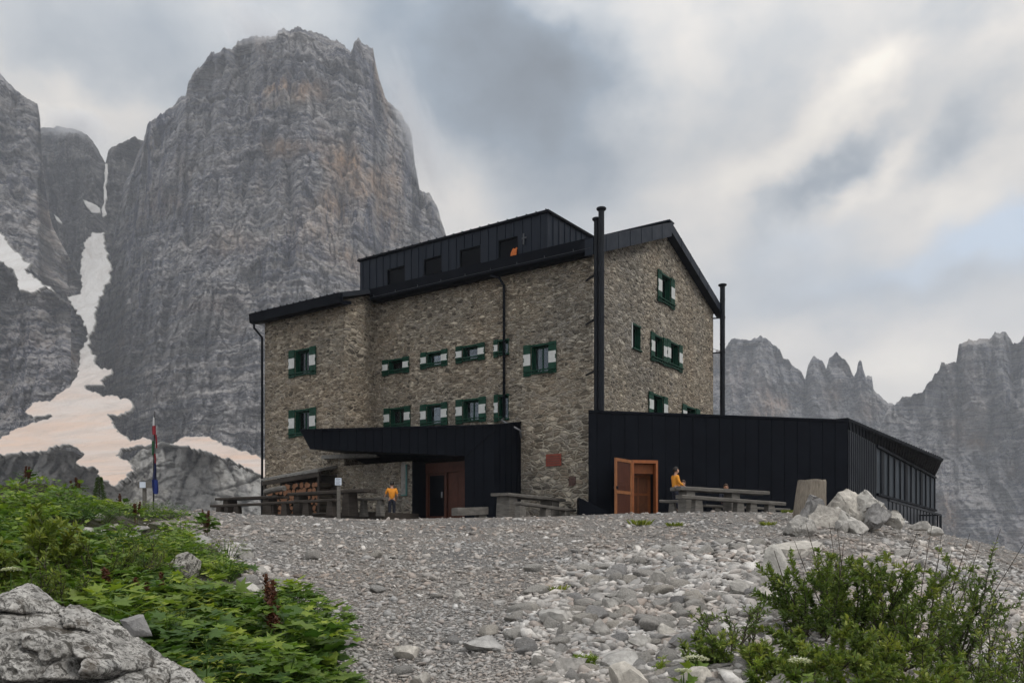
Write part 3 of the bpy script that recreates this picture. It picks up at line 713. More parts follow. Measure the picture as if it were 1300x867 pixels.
wall.poly([(XW,YW,ZB),(XW,0,ZB),(XW,0,ZE+.2),(XW,YW,11.2)])
wall.poly([(XL,YW,ZB),(XL,YW,11.2),(XL,0,ZE+.3),(XL,RY,RZ-.32),(XL,DEP,12.4),(XL,DEP,ZB)])
wall.poly([(XL,DEP,ZB),(XL,DEP,12.4),(0,DEP,12.4),(0,DEP,ZB)])
wo = wall.build('wall', M['stone'], hut)
# recalc may flip open shells; make the front face outwards
for p in wo.data.polygons:
    pass

def make_window(w):
    fr = dict(A=FA,W=FW,G=FG)[w['wall']]
    a0,a1,z0,z1 = w['a0'],w['a1'],w['z0'],w['z1']; o0,o1,c,d = w['o0'],w['o1'],w['oz0'],w['oz1']
    f = MB(); t=.055
    # jamb lining and sash, green
    f.wbox(fr,o0,o0+.03,-REV,.012,c,d); f.wbox(fr,o1-.03,o1,-REV,.012,c,d)
    f.wbox(fr,o0-.03,o1+.03,-REV,.03,d-.03,d+.05); f.wbox(fr,o0-.04,o1+.04,-REV,.09,c-.07,c)
    s=-REV+.03
    f.wbox(fr,o0+.03,o0+.03+t,s-.04,s,c,d-.03); f.wbox(fr,o1-.03-t,o1-.03,s-.04,s,c,d-.03)
    f.wbox(fr,o0+.03+t,o1-.03-t,s-.04,s,c,c+t); f.wbox(fr,o0+.03+t,o1-.03-t,s-.04,s,d-.03-t,d-.03)
    if w['kind']=='low':
        pass
    elif o1-o0>.85:
        f.wbox(fr,(o0+o1)/2-.03,(o0+o1)/2+.03,s-.038,s+.004,c+t,d-.03-t)
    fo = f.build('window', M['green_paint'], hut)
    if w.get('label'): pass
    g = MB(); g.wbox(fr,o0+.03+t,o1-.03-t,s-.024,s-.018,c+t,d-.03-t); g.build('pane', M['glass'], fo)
    k = MB(); k.wbox(fr,o0-.05,o1+.05,s-.62,s-.6,c-.1,d+.1); k.build('dark_backing', M['unlit_interior'], fo)  # near-black sheet, the unlit room's darkness put into its colour
    if w.get('cur'):
        m = MB(); n=14; hh = (d-c)*w['cur']
        for i in range(n):
            b0 = o0+.08+(o1-o0-.16)*i/n; b1 = o0+.08+(o1-o0-.16)*(i+1)/n
            y0,y1 = -.02*(i%2), -.02*((i+1)%2)
            oo,r,nn = fr
            q = lambda a,dd,z: oo+r*a+nn*(s-.06+dd)+V3((0,0,z))
            m.poly([q(b0,y0,c+.06),q(b1,y1,c+.06),q(b1,y1,c+hh-.1),q(b0,y0,c+hh-.1)])
        m.build('curtain', M['curtain_cloth'], fo)
    if w['kind'] in ('two','low','one'):
        sides = [(a0,o0-.012,0)] + ([(o1+.012,a1,1)] if w['kind']!='one' else [])
        for (s0,s1,sd) in sides:
            sh = MB(); h = z1-z0; p0,p1 = z0+h*.34, z0+h*.70
            sh.wbox(fr,s0,s1,.03,.07,z0,z1)
            sh.wbox(fr,s0+.02,s1-.02,.07,.085,z0+.05,z0+.13); sh.wbox(fr,s0+.02,s1-.02,.07,.085,z1-.13,z1-.05)
            so_ = sh.build('shutter', M['green_paint'], fo, bevel=.006)
            wp = MB(); wp.wbox(fr,s0+.006,s1-.006,.0705,.078,p0,p1); 
            # the white field with its notched outer edge
            o,r,n = fr; e = s0-.004 if sd==0 else s1+.004; m=(p0+p1)/2; sg=1 if sd==0 else -1
            wpo = MB(); q = lambda a,z: o+r*a+n*.074+V3((0,0,z))
            i0,i1 = (s0+.006,s1-.006)
            if sd==0: ring=[q(i0,p0),q(i1,p0),q(i1,p1),q(i0,p1),q(i0,m+.1),q(i0+.055,m+.05),q(i0+.02,m),q(i0+.055,m-.05),q(i0,m-.1)]
            else: ring=[q(i0,p0),q(i1,p0),q(i1,m-.1),q(i1-.055,m-.05),q(i1-.02,m),q(i1-.055,m+.05),q(i1,m+.1),q(i1,p1),q(i0,p1)]
            wpo.prism(ring, n*.006); wpo.build('white_field', M['white_paint'], fo)
        b = MB(); e1 = a1 if w['kind']!='one' else o1-.03
        b.wbox(fr,a0+.05,e1-.05,.1,.15,z0+.16,z0+.21)
        for e in (a0+.1,(a0+e1)/2,e1-.15): b.wbox(fr,e,e+.05,.078,.1,z0+.1,z0+.21)
        b.build('window_rail', M['green_paint'], fo)
    else:
        b = MB(); b.wbox(fr,o0-.075,o0-.003,-.02,.03,c-.05,d+.05); b.build('white_trim', M['white_paint'], fo)
    return fo
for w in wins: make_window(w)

# ---------------- roof
rf = MB(); OV=.38
th=.16
def roofslab(x0,x1,y0,z0,y1,z1):
    rf.hexa([(x0,y0,z0-th),(x1,y0,z0-th),(x1,y1,z1-th),(x0,y1,z1-th),(x0,y0,z0),(x1,y0,z0),(x1,y1,z1),(x0,y1,z1)])
roofslab(XL-.35,OV,-.4,12.0,RY,RZ); roofslab(XL-.35,OV,RY,RZ-.002,14.2,12.6)
ZW=11.32; YE=-2.45
roofslab(XL-.35,XW+.35,YE,ZW,-.402,11.998)
for i in range(40):                       # standing seams
    x = XL-.2+i*.46
    if x>OV-.05: break
    rf.bar((x,-.4,12.02),(x,RY,RZ+.02),.035,.06); rf.bar((x,RY,RZ+.02),(x,14.2,12.62),.035,.06)
    if x<XW+.3: rf.bar((x,YE,ZW+.03),(x,-.4,12.02),.04,.09)
roof = rf.build('roof', M['roofmetal'], hut)
fs = MB()                                 # fascias under the eaves, barge boards on the gable
fs.hexa([(XW+.3,-.62,11.48),(OV,-.62,11.48),(OV,-.38,11.40),(XW+.3,-.38,11.40),(XW+.3,-.66,11.97),(OV,-.66,11.97),(OV,-.38,11.97),(XW+.3,-.38,11.97)])
fs.hexa([(XL-.35,YE-.2,10.86),(XW+.37,YE-.2,10.86),(XW+.37,YE,10.82),(XL-.35,YE,10.82),(XL-.35,YE-.24,11.30),(XW+.37,YE-.24,11.30),(XW+.37,YE,11.30),(XL-.35,YE,11.30)])
fs.hexa([(XL-.35,YE,10.82),(XW+.37,YE,10.82),(XW+.37,YW+.1,10.95),(XL-.35,YW+.1,10.95),(XL-.35,YE,11.0),(XW+.37,YE,11.0),(XW+.37,YW+.1,11.1),(XL-.35,YW+.1,11.1)])
fs.hexa([(XW+.3,-.4,11.4),(0,-.4,11.4),(0,.02,11.45),(XW+.3,.02,11.45),(XW+.3,-.4,11.5),(0,-.4,11.5),(0,.02,11.55),(XW+.3,.02,11.55)])
fs.build('fascia', M['metal'], roof)
bg = MB()
for (ya,yb) in ((-.66,RY),(RY,14.2)):
    za,zb = (zroof(ya),RZ) if ya<0 else (RZ,12.6)
    hgt = .62 if ya<0 else .42
    bg.hexa([(.02,ya,za-hgt),(OV+.02,ya,za-hgt),(OV+.02,yb,zb-hgt),(.02,yb,zb-hgt),(.02,ya,za+.03),(OV+.02,ya,za+.03),(OV+.02,yb,zb+.03),(.02,yb,zb+.03)])
    n = int((yb-ya)/1.25)
    for i in range(1,n+1):
        y = ya+(yb-ya)*i/(n+1); z = za+(zb-za)*i/(n+1)
        bg.box(OV+.018,OV+.032,y-.02,y+.02,z-hgt-.005,z+.04)
bg.bar((XL,RY,RZ+.06),(OV+.03,RY,RZ+.06),.55,.07)
bg.build('barge_board', M['skylitmetal'], roof)
sg = MB()                                  # snow hooks along the eaves
for i in range(9):
    x = XW+.6+i*1.35
    if x<.2: sg.bar((x,-.67,11.56),(x,-.67,11.66),.02,.02)
sg.bar((XW+.4,-.675,11.56),(OV-.1,-.675,11.56),.01,.01); sg.build('snow_hook', M['rail_metal'], roof)
kb = MB()
for i in range(40):
    x = XL-.2+i*.46
    if x>XW+.2: break
    kb.bar((x,YE+.05,ZW-.02),(x,YE+.05,ZW+.14),.05,.05)
kb.bar((XL-.3,YE+.05,ZW+.01),(XW+.3,YE+.05,ZW+.01),.05,.05); kb.build('seam_cap', M['metal'], roof)
# gutters' downpipes
def pipe(name, pts, r, mat, parent, n=10): 
    b = MB(); b.tube(pts, r, n); return b.build(name, M[mat], parent, smooth=True)
p0 = hit_y(337,432,YW); pipe('downpipe',[(XL-.1,YE-.12,10.85),(XL-.1,YE-.12,10.6),(XL-.06,YW-.12,10.2),(XL-.06,YW-.12,1.0)],.06,'pipe_metal',hut)
p1 = hit_y(641.8,400,0); xq=p1.x
pipe('downpipe',[(xq-.45,-.5,11.42),(xq-.1,-.35,11.3),(xq,-.12,11.0),(xq,-.12,5.3)],.06,'pipe_metal',hut)
# small lamp bracket on the dormer, crack of stone, plaque, brick patch
pl = MB(); a,b = hit_y(694,577,0),hit_y(713,589,0); pl.wbox(FA,a.x,b.x,.02,.06,b.z-.06,a.z); 
plo = pl.build('plaque', M['plaque_red'], hut); 
pr = MB()
for i in range(4): pr.wbox(FA,a.x+.05,b.x-.05,.0605,.064,b.z+.02+i*.1,b.z+.05+i*.1)
pr.build('plaque_line', M['rust_brick'], plo)
pl = MB(); a,b = hit_y(722.5,605,0),hit_y(731,616,0); pl.wbox(FA,a.x,b.x,.01,.03,b.z,a.z)
for i in range(3): pl.wbox(FA,a.x+.03,b.x-.03,.03,.045,b.z+.06+i*.1,b.z+.09+i*.1)
pl.build('vent_grille', M['rust_brick'], hut)
pl = MB(); a,b = hit_y(510,590,YW),hit_y(518,629,YW); pl.wbox(FW,a.x,b.x,.02,.05,b.z,a.z)
nb = pl.build('notice_board', M['concrete'], hut)
pl = MB(); pl.wbox(FW,b.x-.06,b.x,.052,.1,b.z,a.z); pl.wbox(FW,a.x,b.x-.062,.052,.075,b.z,b.z+.05); pl.build('board_frame', M['teal_paint'], nb)
pl = MB(); pl.wbox(FW,a.x+.03,b.x-.1,.052,.06,b.z+.12,b.z+.62); pl.wbox(FW,a.x+.05,b.x-.12,.052,.06,b.z+1.2,b.z+1.45); pl.build('notice_sheet', M['concrete'], nb)

# ---------------- dormer
YD=.8
d0,d1 = hit_y(457,332,YD), hit_y(695,270,YD); xd0,xd1 = d0.x,d1.x; zd=(d0.z+d1.z)/2
dm = MB(); RISE=.035
yk = 5.2
def zr(y): return 12.0+SF*(y+.4)
dwin = []
for (x0,x1,yt,yb) in ((491.5,514,339.5,360),(538,560.5,326.5,347),(583.5,610,314.5,337),(632.5,657.5,302.5,325.5)):
    a,b = hit_y(x0,(yt),YD),hit_y(x1,yt,YD); t,u = hit_y((x0+x1)/2,yt,YD),hit_y((x0+x1)/2,yb,YD)
    dwin.append((a.x,b.x,u.z,t.z))
FD = (V3((0,YD,0)),V3((1,0,0)),V3((0,-1,0)))
xs = sorted([xd0,xd1]+[q for w in dwin for q in w[:2]])
pt = lambda x,z,y=YD: V3((x,y,z))
for i in range(len(xs)-1):
    m=(xs[i]+xs[i+1])/2; z=zr(YD)-.2
    for (a,b,c,d) in dwin:
        if a<m<b:
            dm.poly([pt(xs[i],z),pt(xs[i+1],z),pt(xs[i+1],c),pt(xs[i],c)]); z=d
            for (p,q) in (((a,c),(b,c)),((b,c),(b,d)),((b,d),(a,d)),((a,d),(a,c))): dm.poly([pt(*p),pt(*q),pt(*q,YD+.25),pt(*p,YD+.25)])
    dm.poly([pt(xs[i],z),pt(xs[i+1],z),pt(xs[i+1],zd),pt(xs[i],zd)])
for x in (xd0,xd1):
    dm.poly([(x,YD,zr(YD)-.2),(x,yk,zr(yk)-.2),(x,yk,zd+RISE*(yk-YD)),(x,YD,zd)])
x = xd0+.2
while x<xd1-.1:                               # seams on the front
    segs=[(zr(YD)-.1,zd)]
    for (a,b,c,d) in dwin:
        if a-.02<x<b+.02: segs=[(zr(YD)-.1,c-.02),(d+.02,zd)]
    for (u,v) in segs:
        if v-u>.05: dm.box(x-.014,x+.014,YD-.035,YD+.0,u,v)
    x+=.455
y=YD+.45
while y<yk-.2:
    dm.box(xd1,xd1+.035,y-.014,y+.014,zr(y)-.1,zd+RISE*(y-YD)); y+=.5
dorm = dm.build('dormer', M['skylitmetal'], hut)
dr = MB(); e=.1
dr.hexa([(xd0-e,YD-e,zd-.01),(xd1+e,YD-e,zd-.01),(xd1+e,yk+.5,zd-.01+RISE*(yk-YD)),(xd0-e,yk+.5,zd-.01+RISE*(yk-YD)),(xd0-e,YD-e,zd+.09),(xd1+e,YD-e,zd+.09),(xd1+e,yk+.5,zd+.09+RISE*(yk-YD)),(xd0-e,yk+.5,zd+.09+RISE*(yk-YD))])
x = xd0
while x<xd1+.05:
    dr.bar((x,YD-e,zd+.11),(x,yk+.4,zd+.11+RISE*(yk-YD)),.03,.05); x+=.5
dr.build('dormer_roof', M['metal'], dorm)
for (a,b,c,d) in dwin:
    f = MB()
    f.wbox(FD,a,a+.05,-.12,-.02,c,d); f.wbox(FD,b-.05,b,-.12,-.02,c,d); f.wbox(FD,a,b,-.12,-.02,d-.05,d); f.wbox(FD,a-.02,b+.02,-.12,.05,c-.04,c+.002)
    f.wbox(FD,a+.05,b-.05,-.09,-.08,c,d-.05)
    f.build('dormer_window', M['window_black'] if 'window_black' in M else simple('window_black',(.002,.003,.005),.35,spec=.06), dorm)
pl = MB(); q=hit_y(665.8,303,YD); pl.wbox(FD,q.x-.035,q.x+.035,.03,.09,q.z-.28,q.z+.2); pl.wbox(FD,q.x-.1,q.x+.14,.03,.07,q.z-.03,q.z+.04)
pl.build('latch_bracket', M['rail_metal'], dorm)
tw = MB(); a,b,c,d = dwin[3]
def towel():
    q0,q1 = hit_y(648.5,320,YD-.06), hit_y(656,320,YD-.06); n=6
    zt = c+.5
    A=[]; 
    for i in range(n+1):
        x=q0.x+(q1.x-q0.x)*i/n; A.append([(x,YD+.1,c+.34+.03*math.sin(i*2)),(x,YD-.06-.012*(i%2),c+.1+.10*i/n),(x,YD-.075-.014*((i+1)%2),c-.02),(x,YD-.09-.012*(i%2),c-.14-.05*math.sin(i*1.3))])
    b = MB()
    for i in range(n):
        for j in range(3):
            b.prism([A[i][j],A[i+1][j],A[i+1][j+1],A[i][j+1]],(0,.012,0))
    return b.build('folded_cloth', simple('faded_orange',(.42,.11,.02),.85,0,.3,30))
tw = towel(); tw.matrix_world = HM.copy(); tag(tw,'small orange cloth hanging in the rightmost dormer window','cloth')

# ---------------- black sheet metal entrance canopy
CR = hit_y(627,540,-2.0); ct = CR.z; cx = CR.x              # near right corner
L0 = hit_y(381,546,-4.3); 
yv = lambda px: None
pd = V3((cx-L0.x, -2.0-(-4.3), 0)).normalized()
def on_front(px,py):
    """local point on the upright canopy front"""
    dl = HI.to_3x3() @ P(px,py,1); o = HI @ V3((0,0,0)); nn = V3((pd.y,-pd.x,0)); t = (V3((cx,-2.0,0))-o).dot(nn)/dl.dot(nn); return o+dl*t
TL,TR = on_front(381,546), V3((cx,-2.0,ct)); BL,BR = on_front(393.5,570), on_front(590,578.5); GR = V3((cx,-2.0,.8)); GL = on_front(590,670); GL.z=.8
cn = MB()
inn = V3((-pd.y,pd.x,0))
zt0 = 5.08
front = [TL,BL,BR,GL,GR,TR]
cn.poly(front)
wallL = V3((BL.x,YW-.002,BL.z)); wallLt = V3((TL.x,YW-.002,zt0-.05))
cn.poly([TL,TR,V3((cx,-.01,zt0)),V3((XW,-.01,zt0)),V3((XW,YW,zt0-.02)),wallLt])                 # top
cn.poly([BL,BR,V3((BR.x,-.01,BR.z)),V3((XW,-.01,BR.z)),V3((XW,YW,BL.z)),wallL])                  # soffit
cn.poly([TL,BL,wallL,wallLt])                                                                  # slanted left end
cn.poly([TR,GR,V3((cx,-.01,.8)),V3((cx,-.01,zt0))])                                            # right side
cn.poly([BR,GL,V3((BR.x,-.01,.8)),V3((BR.x,-.01,BR.z))])
can = cn.build('entrance_canopy', M['metal'], hut)
sm = MB(); nn = -inn
Ltot = (TR-TL).length; s=.3
while s<Ltot-.05:
    f_ = s/Ltot; pt_ = TL.lerp(TR,f_)
    pbx = pt_.x
    # bottom of the front at this x
    if pbx < BR.x:
        q = (pbx-BL.x)/(BR.x-BL.x); zb = BL.z+(BR.z-BL.z)*q
    else: zb = .8
    if pbx>BL.x+.02:
        sm.bar(V3((pt_.x,pt_.y,pt_.z))+nn*.012, V3((pt_.x,pt_.y,zb))+nn*.012, .028,.03, up=(1,0,0))
    s+=.42
q0,q1 = on_front(592,577), on_front(629,545); sm.bar(q0+nn*.012,q1+nn*.012,.04,.03)
for i in range(1,5): sm.box(cx-.002,cx+.028,-2.0+i*.42-.014,-2.0+i*.42+.014,.8,ct+(zt0-ct)*i*.42/2.0)
sm.bar(TL+nn*.02,TR+nn*.02,.06,.08); sm.bar(TR+V3((.02,0,0)),V3((cx+.02,-.05,zt0)),.06,.08)
sm.build('standing_seam', M['metal'], can)
gp = hit_y(642,538,-.1)
pipe('rain_spout',[(xq,-.12,5.32),(xq,-.3,5.2),hit_y(650,541,-.6),hit_y(660,546,-.25),hit_y(662,556,-.2)],.045,'grey_pipe',can)
# ground floor wall built out under the canopy, black cheek of the vestibule
xa = hit_y(523.5,600,YW).x; YDO=-1.0
iw = MB(); iw.box(XW-.3,xa,YW-.004,-.01,ZB,BR.z-.015); iw.build('lower_wall', M['stone'], hut)
ck = MB(); ck.box(xa+.001,xa+.05,YW-.02,-.012,.8,BR.z-.02); ck.build('vestibule_cheek', M['metal'], can)
FDO = (V3((0,YDO,0)),V3((1,0,0)),V3((0,-1,0)))
# pale concrete edge under the canopy
ce = MB(); a,b = hit_y(412,574,-2.1), hit_y(462,574,-.6); ce.hexa([(a.x,-2.3,BL.z-.2),(a.x+3.2,-2.0,BL.z-.26),(a.x+3.2,-1.6,BL.z-.26),(a.x,-1.6,BL.z-.2),(a.x,-2.3,BL.z-.03),(a.x+3.2,-2.0,BL.z-.03),(a.x+3.2,-1.6,BL.z-.03),(a.x,-1.6,BL.z-.03)]); ce.build('concrete_lintel', M['concrete'], hut)
xb = hit_y(600,600,YDO).x
dr = MB(); dr.wbox(FDO,xa+.05,xb+.9,.004,.05,.9,BR.z-.05)
door = dr.build('entrance_door', M['red_wood'], hut)
zl = hit_y(560,600,YDO).z
b = MB(); b.wbox(FDO,xa+.05,xb+.9,.05,.16,zl,BR.z-.06); b.wbox(FDO,xa+.05,xa+.15,.05,.14,.9,zl); 
xm = hit_y(568.5,620,YDO).x; b.wbox(FDO,xm-.06,xm+.06,.05,.17,.9,zl); xm2 = hit_y(585,620,YDO).x; b.wbox(FDO,xm2-.05,xm2+.35,.05,.12,.9,zl)
b.build('door_frame', M['red_wood'], door)
b = MB(); b.wbox(FDO,xa+.22,xm-.16,.052,.07,1.15,zl-.12); b.build('door_glass', M['window_black'], door)
b = MB(); b.wbox(FDO,xm+.12,xm2-.1,.052,.07,1.2,zl-.15); 
b.build('door_panel', M['red_wood'], door)
b = MB(); b.wbox(FDO,xm-.28,xm-.2,.08,.13,1.95,2.2); b.build('door_handle', M['grey_pipe'], door)

# ---------------- stove pipes beside the corner
def stove_pipe(px, ptop, Y, r, zb, label, kind='front'):
    t = P(px,ptop,Y); e = empty('stove_pipe',(t.x,Y,zb)); tag(e,label,'chimney')
    b = MB(); b.tube([(0,0,0),(0,0,t.z-zb-.1)],r,16); 
    for z in np.arange(1.2,t.z-zb-.4,2.4): b.tube([(0,0,z),(0,0,z+.07)],r*1.07,16)
    b.build('flue', M['pipe_metal'], e, smooth=False)
    b = MB(); b.tube([(0,0,t.z-zb-.13),(0,0,t.z-zb-.07),(0,0,t.z-zb-.02),(0,0,t.z-zb)],[r*1.0,r*1.65,r*1.7,r*1.45],16); b.build('cap', M['pipe_metal'], e)
    return e, t
for (px,pt_,Y,r,lab) in ((757.2,277,32.25,.10,'shorter of the twin black stove pipes at the near corner'),(763.4,264,32.05,.115,'taller of the twin black stove pipes at the near corner')):
    e,t = stove_pipe(px,pt_,Y,r,.9,lab)
    b = MB()
    for py in (348,405,471):
        z = (PY0-py)/F*32.2-.9
        q = HM @ V3((-.28,-.04,0)); b.bar((q.x-t.x,q.y-t.y,z+.02),(0,0,z+.06),.05,.05); b.tube([(0,0,z+.02),(0,0,z+.1)],r*1.15,12)
    b.build('bracket', M['pipe_metal'], e)
e,t = stove_pipe(917.2,361,44.2,.135,4.6,'single black stove pipe at the far end of the gable')
b = MB()
for py in (404,448): 
    z=(PY0-py)/F*44.2-4.6; q = HM @ V3((0.0,DEP-.1,0)); b.bar((q.x-t.x,q.y-t.y,z),(0,0,z+.03),.06,.06); b.tube([(0,0,z-.03),(0,0,z+.08)],.155,12)
b.build('bracket', M['pipe_metal'], e)
# thin cable from wall to pipe
b = MB(); q = HM @ V3((.01,DEP-1.9,0)); z=(PY0-440)/F*43; b.tube([(q.x,q.y,z),(t.x,t.y,z+.02)],.012,5); tag(b.build('cable',M['black_rope']),'thin cable stretched from the gable wall to the far stove pipe','cable')
# ------------------------------------------------------------------ black metal annex
A0 = P(747,522,31.5); A1 = P(1077,534,33.58); AO = V3((A0.x,A0.y,TER))
annex = empty('metal_annex', AO); tag(annex,'low black sheet metal extension with slanting eave, joined to the stone hut','building')
al = lambda v: V3(v)-AO
rd = V3((.623,.782,0)).normalized(); rn = V3((.782,-.623,0)).normalized()   # right wall direction, its outward normal
def on_right(px,py,off=0):
    d = P(px,py,1); o = A1+rn*off; t = o.dot(rn)/d.dot(rn); return d*t
fdir = V3((A1.x-A0.x,A1.y-A0.y,0)).normalized(); fn = V3((fdir.y,-fdir.x,0))
def on_af(px,py,off=0):
    d = P(px,py,1); o = A0+fn*off; t = o.dot(fn)/d.dot(fn); return d*t
zb=.4
FE = on_right(1187,600)           # far end of the right wall
TE = on_right(1196.8,583.5,.95)   # far top tip of the flared eave
far_top = V3((TE.x,TE.y,TE.z))
m = MB()
# front with door opening 802..835
o0,o1,oz = on_af(802,600), on_af(835,600), on_af(818,584).z
def fz(p):  # top of the front at a point
    s=(V3(p)-A0).dot(fdir)/((A1-A0).dot(fdir)); return A0.z+(A1.z-A0.z)*s
def strip(p,q,z0,z1=None):
    m.poly([al((p.x,p.y,z0)),al((q.x,q.y,z0)),al((q.x,q.y,fz(q) if z1 is None else z1)),al((p.x,p.y,fz(p) if z1 is None else z1))])
strip(A0,o0,zb); strip(o1,A1,zb); strip(o0,o1,oz)
bi = -fn*.9
for (p,q) in ((o0,o0+bi),(o1,o1+bi)): m.poly([al((p.x,p.y,zb)),al((q.x,q.y,zb)),al((q.x,q.y,oz)),al((p.x,p.y,oz))])
m.poly([al((o0.x,o0.y,oz)),al((o1.x,o1.y,oz)),al((o1.x+bi.x,o1.y+bi.y,oz)),al((o0.x+bi.x,o0.y+bi.y,oz))])
hc = HM @ V3((0,0,0)); hb = HM @ V3((.02,11.2,0))
# left return to the hut corner
m.poly([al((A0.x,A0.y,zb)),al((hc.x+.25,hc.y+.15,zb)),al((hc.x+.25,hc.y+.15,A0.z-.05)),al(A0)])
wallo = m.build('wall', M['metal'], annex)
# right wall: strip above sill, window band opening, below sill
s0,s1 = on_right(1112,628), on_right(1187,648.6); l0 = on_right(1078.5,546); l1 = on_right(1187,605)
w0 = on_right(1112,568)   # start of glazing
def lz(p): s=(V3(p)-A1).dot(rd)/((FE-A1).dot(rd)); return l0.z+(l1.z-l0.z)*s
m2 = MB()
Wst = A1+rd*((s0-A1).dot(rd))
m2.poly([al((A1.x,A1.y,zb-2)),al((Wst.x,Wst.y,zb-2)),al((Wst.x,Wst.y,lz(Wst))),al((A1.x,A1.y,lz(A1)))])
m2.poly([al((Wst.x,Wst.y,zb-2)),al((FE.x,FE.y,zb-3)),al((FE.x,FE.y,s1.z)),al((Wst.x,Wst.y,s0.z))])
# far end
fe2 = FE - rn*7
m2.poly([al((FE.x,FE.y,zb-3)),al((fe2.x,fe2.y,zb-3)),al((fe2.x,fe2.y,4.4)),al((FE.x,FE.y,lz(FE)))])
bt = MB(); L=(Wst-A1).dot(rd); i=.12
while i<L:
    p=A1+rd*i+rn*.02; bt.bar(al((p.x,p.y,zb-1)),al((p.x,p.y,lz(p)-.02)),.05,.05,up=tuple(rn)); i+=.27
# window band
m2.build('side_wall', M['roofmetal'], annex)
bt.build('batten', M['roofmetal'], annex)
Lw = (FE-Wst).dot(rd); N=11
wf = MB()
sz = lambda p: s0.z+(s1.z-s0.z)*((V3(p)-Wst).dot(rd)/Lw)
wf.bar(al((Wst.x,Wst.y,sz(Wst)+.03))+rn*.04,al((FE.x,FE.y,sz(FE)+.03))+rn*.04,.16,.1)
wf.bar(al((Wst.x,Wst.y,lz(Wst)-.06))+rn*.03,al((FE.x,FE.y,lz(FE)-.06))+rn*.03,.12,.12)
for k in range(N+1):
    p=Wst+rd*(Lw*k/N); wide=.5 if k in (1,5,8) else .16
    wf.bar(al((p.x,p.y,sz(p))),al((p.x,p.y,lz(p))),.035,wide,up=tuple(rd))
wfo = wf.build('window_band', M['metal'], annex)
pn_ = MB()
for k in range(N):
    p,q = Wst+rd*(Lw*k/N)-rn*.03, Wst+rd*(Lw*(k+1)/N)-rn*.03
    pn_.prism([al((p.x,p.y,sz(p))),al((q.x,q.y,sz(q))),al((q.x,q.y,lz(q))),al((p.x,p.y,lz(p)))], -rn*.012)
pn_.build('pane', M['annex_glass'], wfo)
it = MB(); p,q = Wst-rn*1.5,FE-rn*1.5
it.prism([al((p.x,p.y,zb)),al((q.x,q.y,zb)),al((q.x,q.y,5)),al((p.x,p.y,5))], -rn*.05)
it.build('inner_wall', M['curtain_cloth'], annex)
# roof slab with flared eave
rt = MB(); bk = V3((hb.x,hb.y,5.0)); bk2 = fe2.copy(); bk2.z = 4.7
top=[A0+V3((0,0,.03)),A1+V3((0,0,.03)),far_top,bk2,bk]
rt.loft([al((p.x,p.y,p.z-.1)) for p in top],[al(p) for p in top])
ro = rt.build('roof', M['metal'], annex)
fl = MB(); n=34
for k in range(n):
    f0,f1=k/n,(k+1)/n
    t0,t1 = A1.lerp(far_top,f0),A1.lerp(far_top,f1); b0,b1=l0.lerp(l1,f0),l0.lerp(l1,f1)
    fl.prism([al(t0),al(t1),al(b1),al(b0)], rn*-.03+V3((0,0,.02)))
    fl.bar(al(t0)+rn*.015,al(b0)+rn*.015,.03,.03,up=tuple(rd))
    tt = t0+V3((0,0,.07)); fl.bar(al(tt),al(tt-rn*1.0),.05,.1)
fl.bar(al(A1)+V3((0,0,.04)),al(far_top)+V3((0,0,.0)),.06,.12)
fl.build('eave', M['metal'], ro)
sm = MB(); i=.35; LF=(A1-A0).dot(fdir)
while i<LF:
    p=A0+fdir*i+fn*.01; px=PX0+F*p.x/p.y
    z0_= oz+.02 if 801<px<836 else zb
    sm.bar(al((p.x,p.y,z0_)),al((p.x,p.y,fz(p)-.01)),.02,.02,up=tuple(fn)); i+=.56
sm.bar(al(A0)+fn*.01,al(A1)+fn*.01,.06,.09); sm.build('standing_seam', M['metal'], annex)
# railing of the side balcony, stepping down
rl = MB(); r0,r1 = on_right(1128,634.5,1.0), on_right(1194,653.5,1.0)
rl.bar(al(r0),al(r1),.09,.09); low=1.25
rl.bar(al(r0-V3((0,0,low))),al(r1-V3((0,0,low))),.05,.05)
n=int((r1-r0).length/.62)
for k in range(n+1):
    p=r0.lerp(r1,k/n); rl.bar(al(p-V3((0,0,low))),al(p),.035,.035)
e2=r1-rn*1.0; rl.bar(al(r1),al(e2),.07,.07)
for k in range(7): p=r1.lerp(e2,k/6); rl.bar(al(p-V3((0,0,low))),al(p),.035,.035)
rl.bar(al(r1-V3((0,0,1.5))),al(r1),.09,.09)
rl.build('railing', M['pipe_metal'], annex)
bl = MB(); q0,q1=r0-V3((0,0,low+.05)),r1-V3((0,0,low+.05)); bl.hexa([al(q0-V3((0,0,.2))),al(q1-V3((0,0,.2))),al(q1-rn*1.0-V3((0,0,.2))),al(q0-rn*1.0-V3((0,0,.2))),al(q0),al(q1),al(q1-rn*1.0),al(q0-rn*1.0)]); bl.build('balcony_floor', M['metal'], annex)
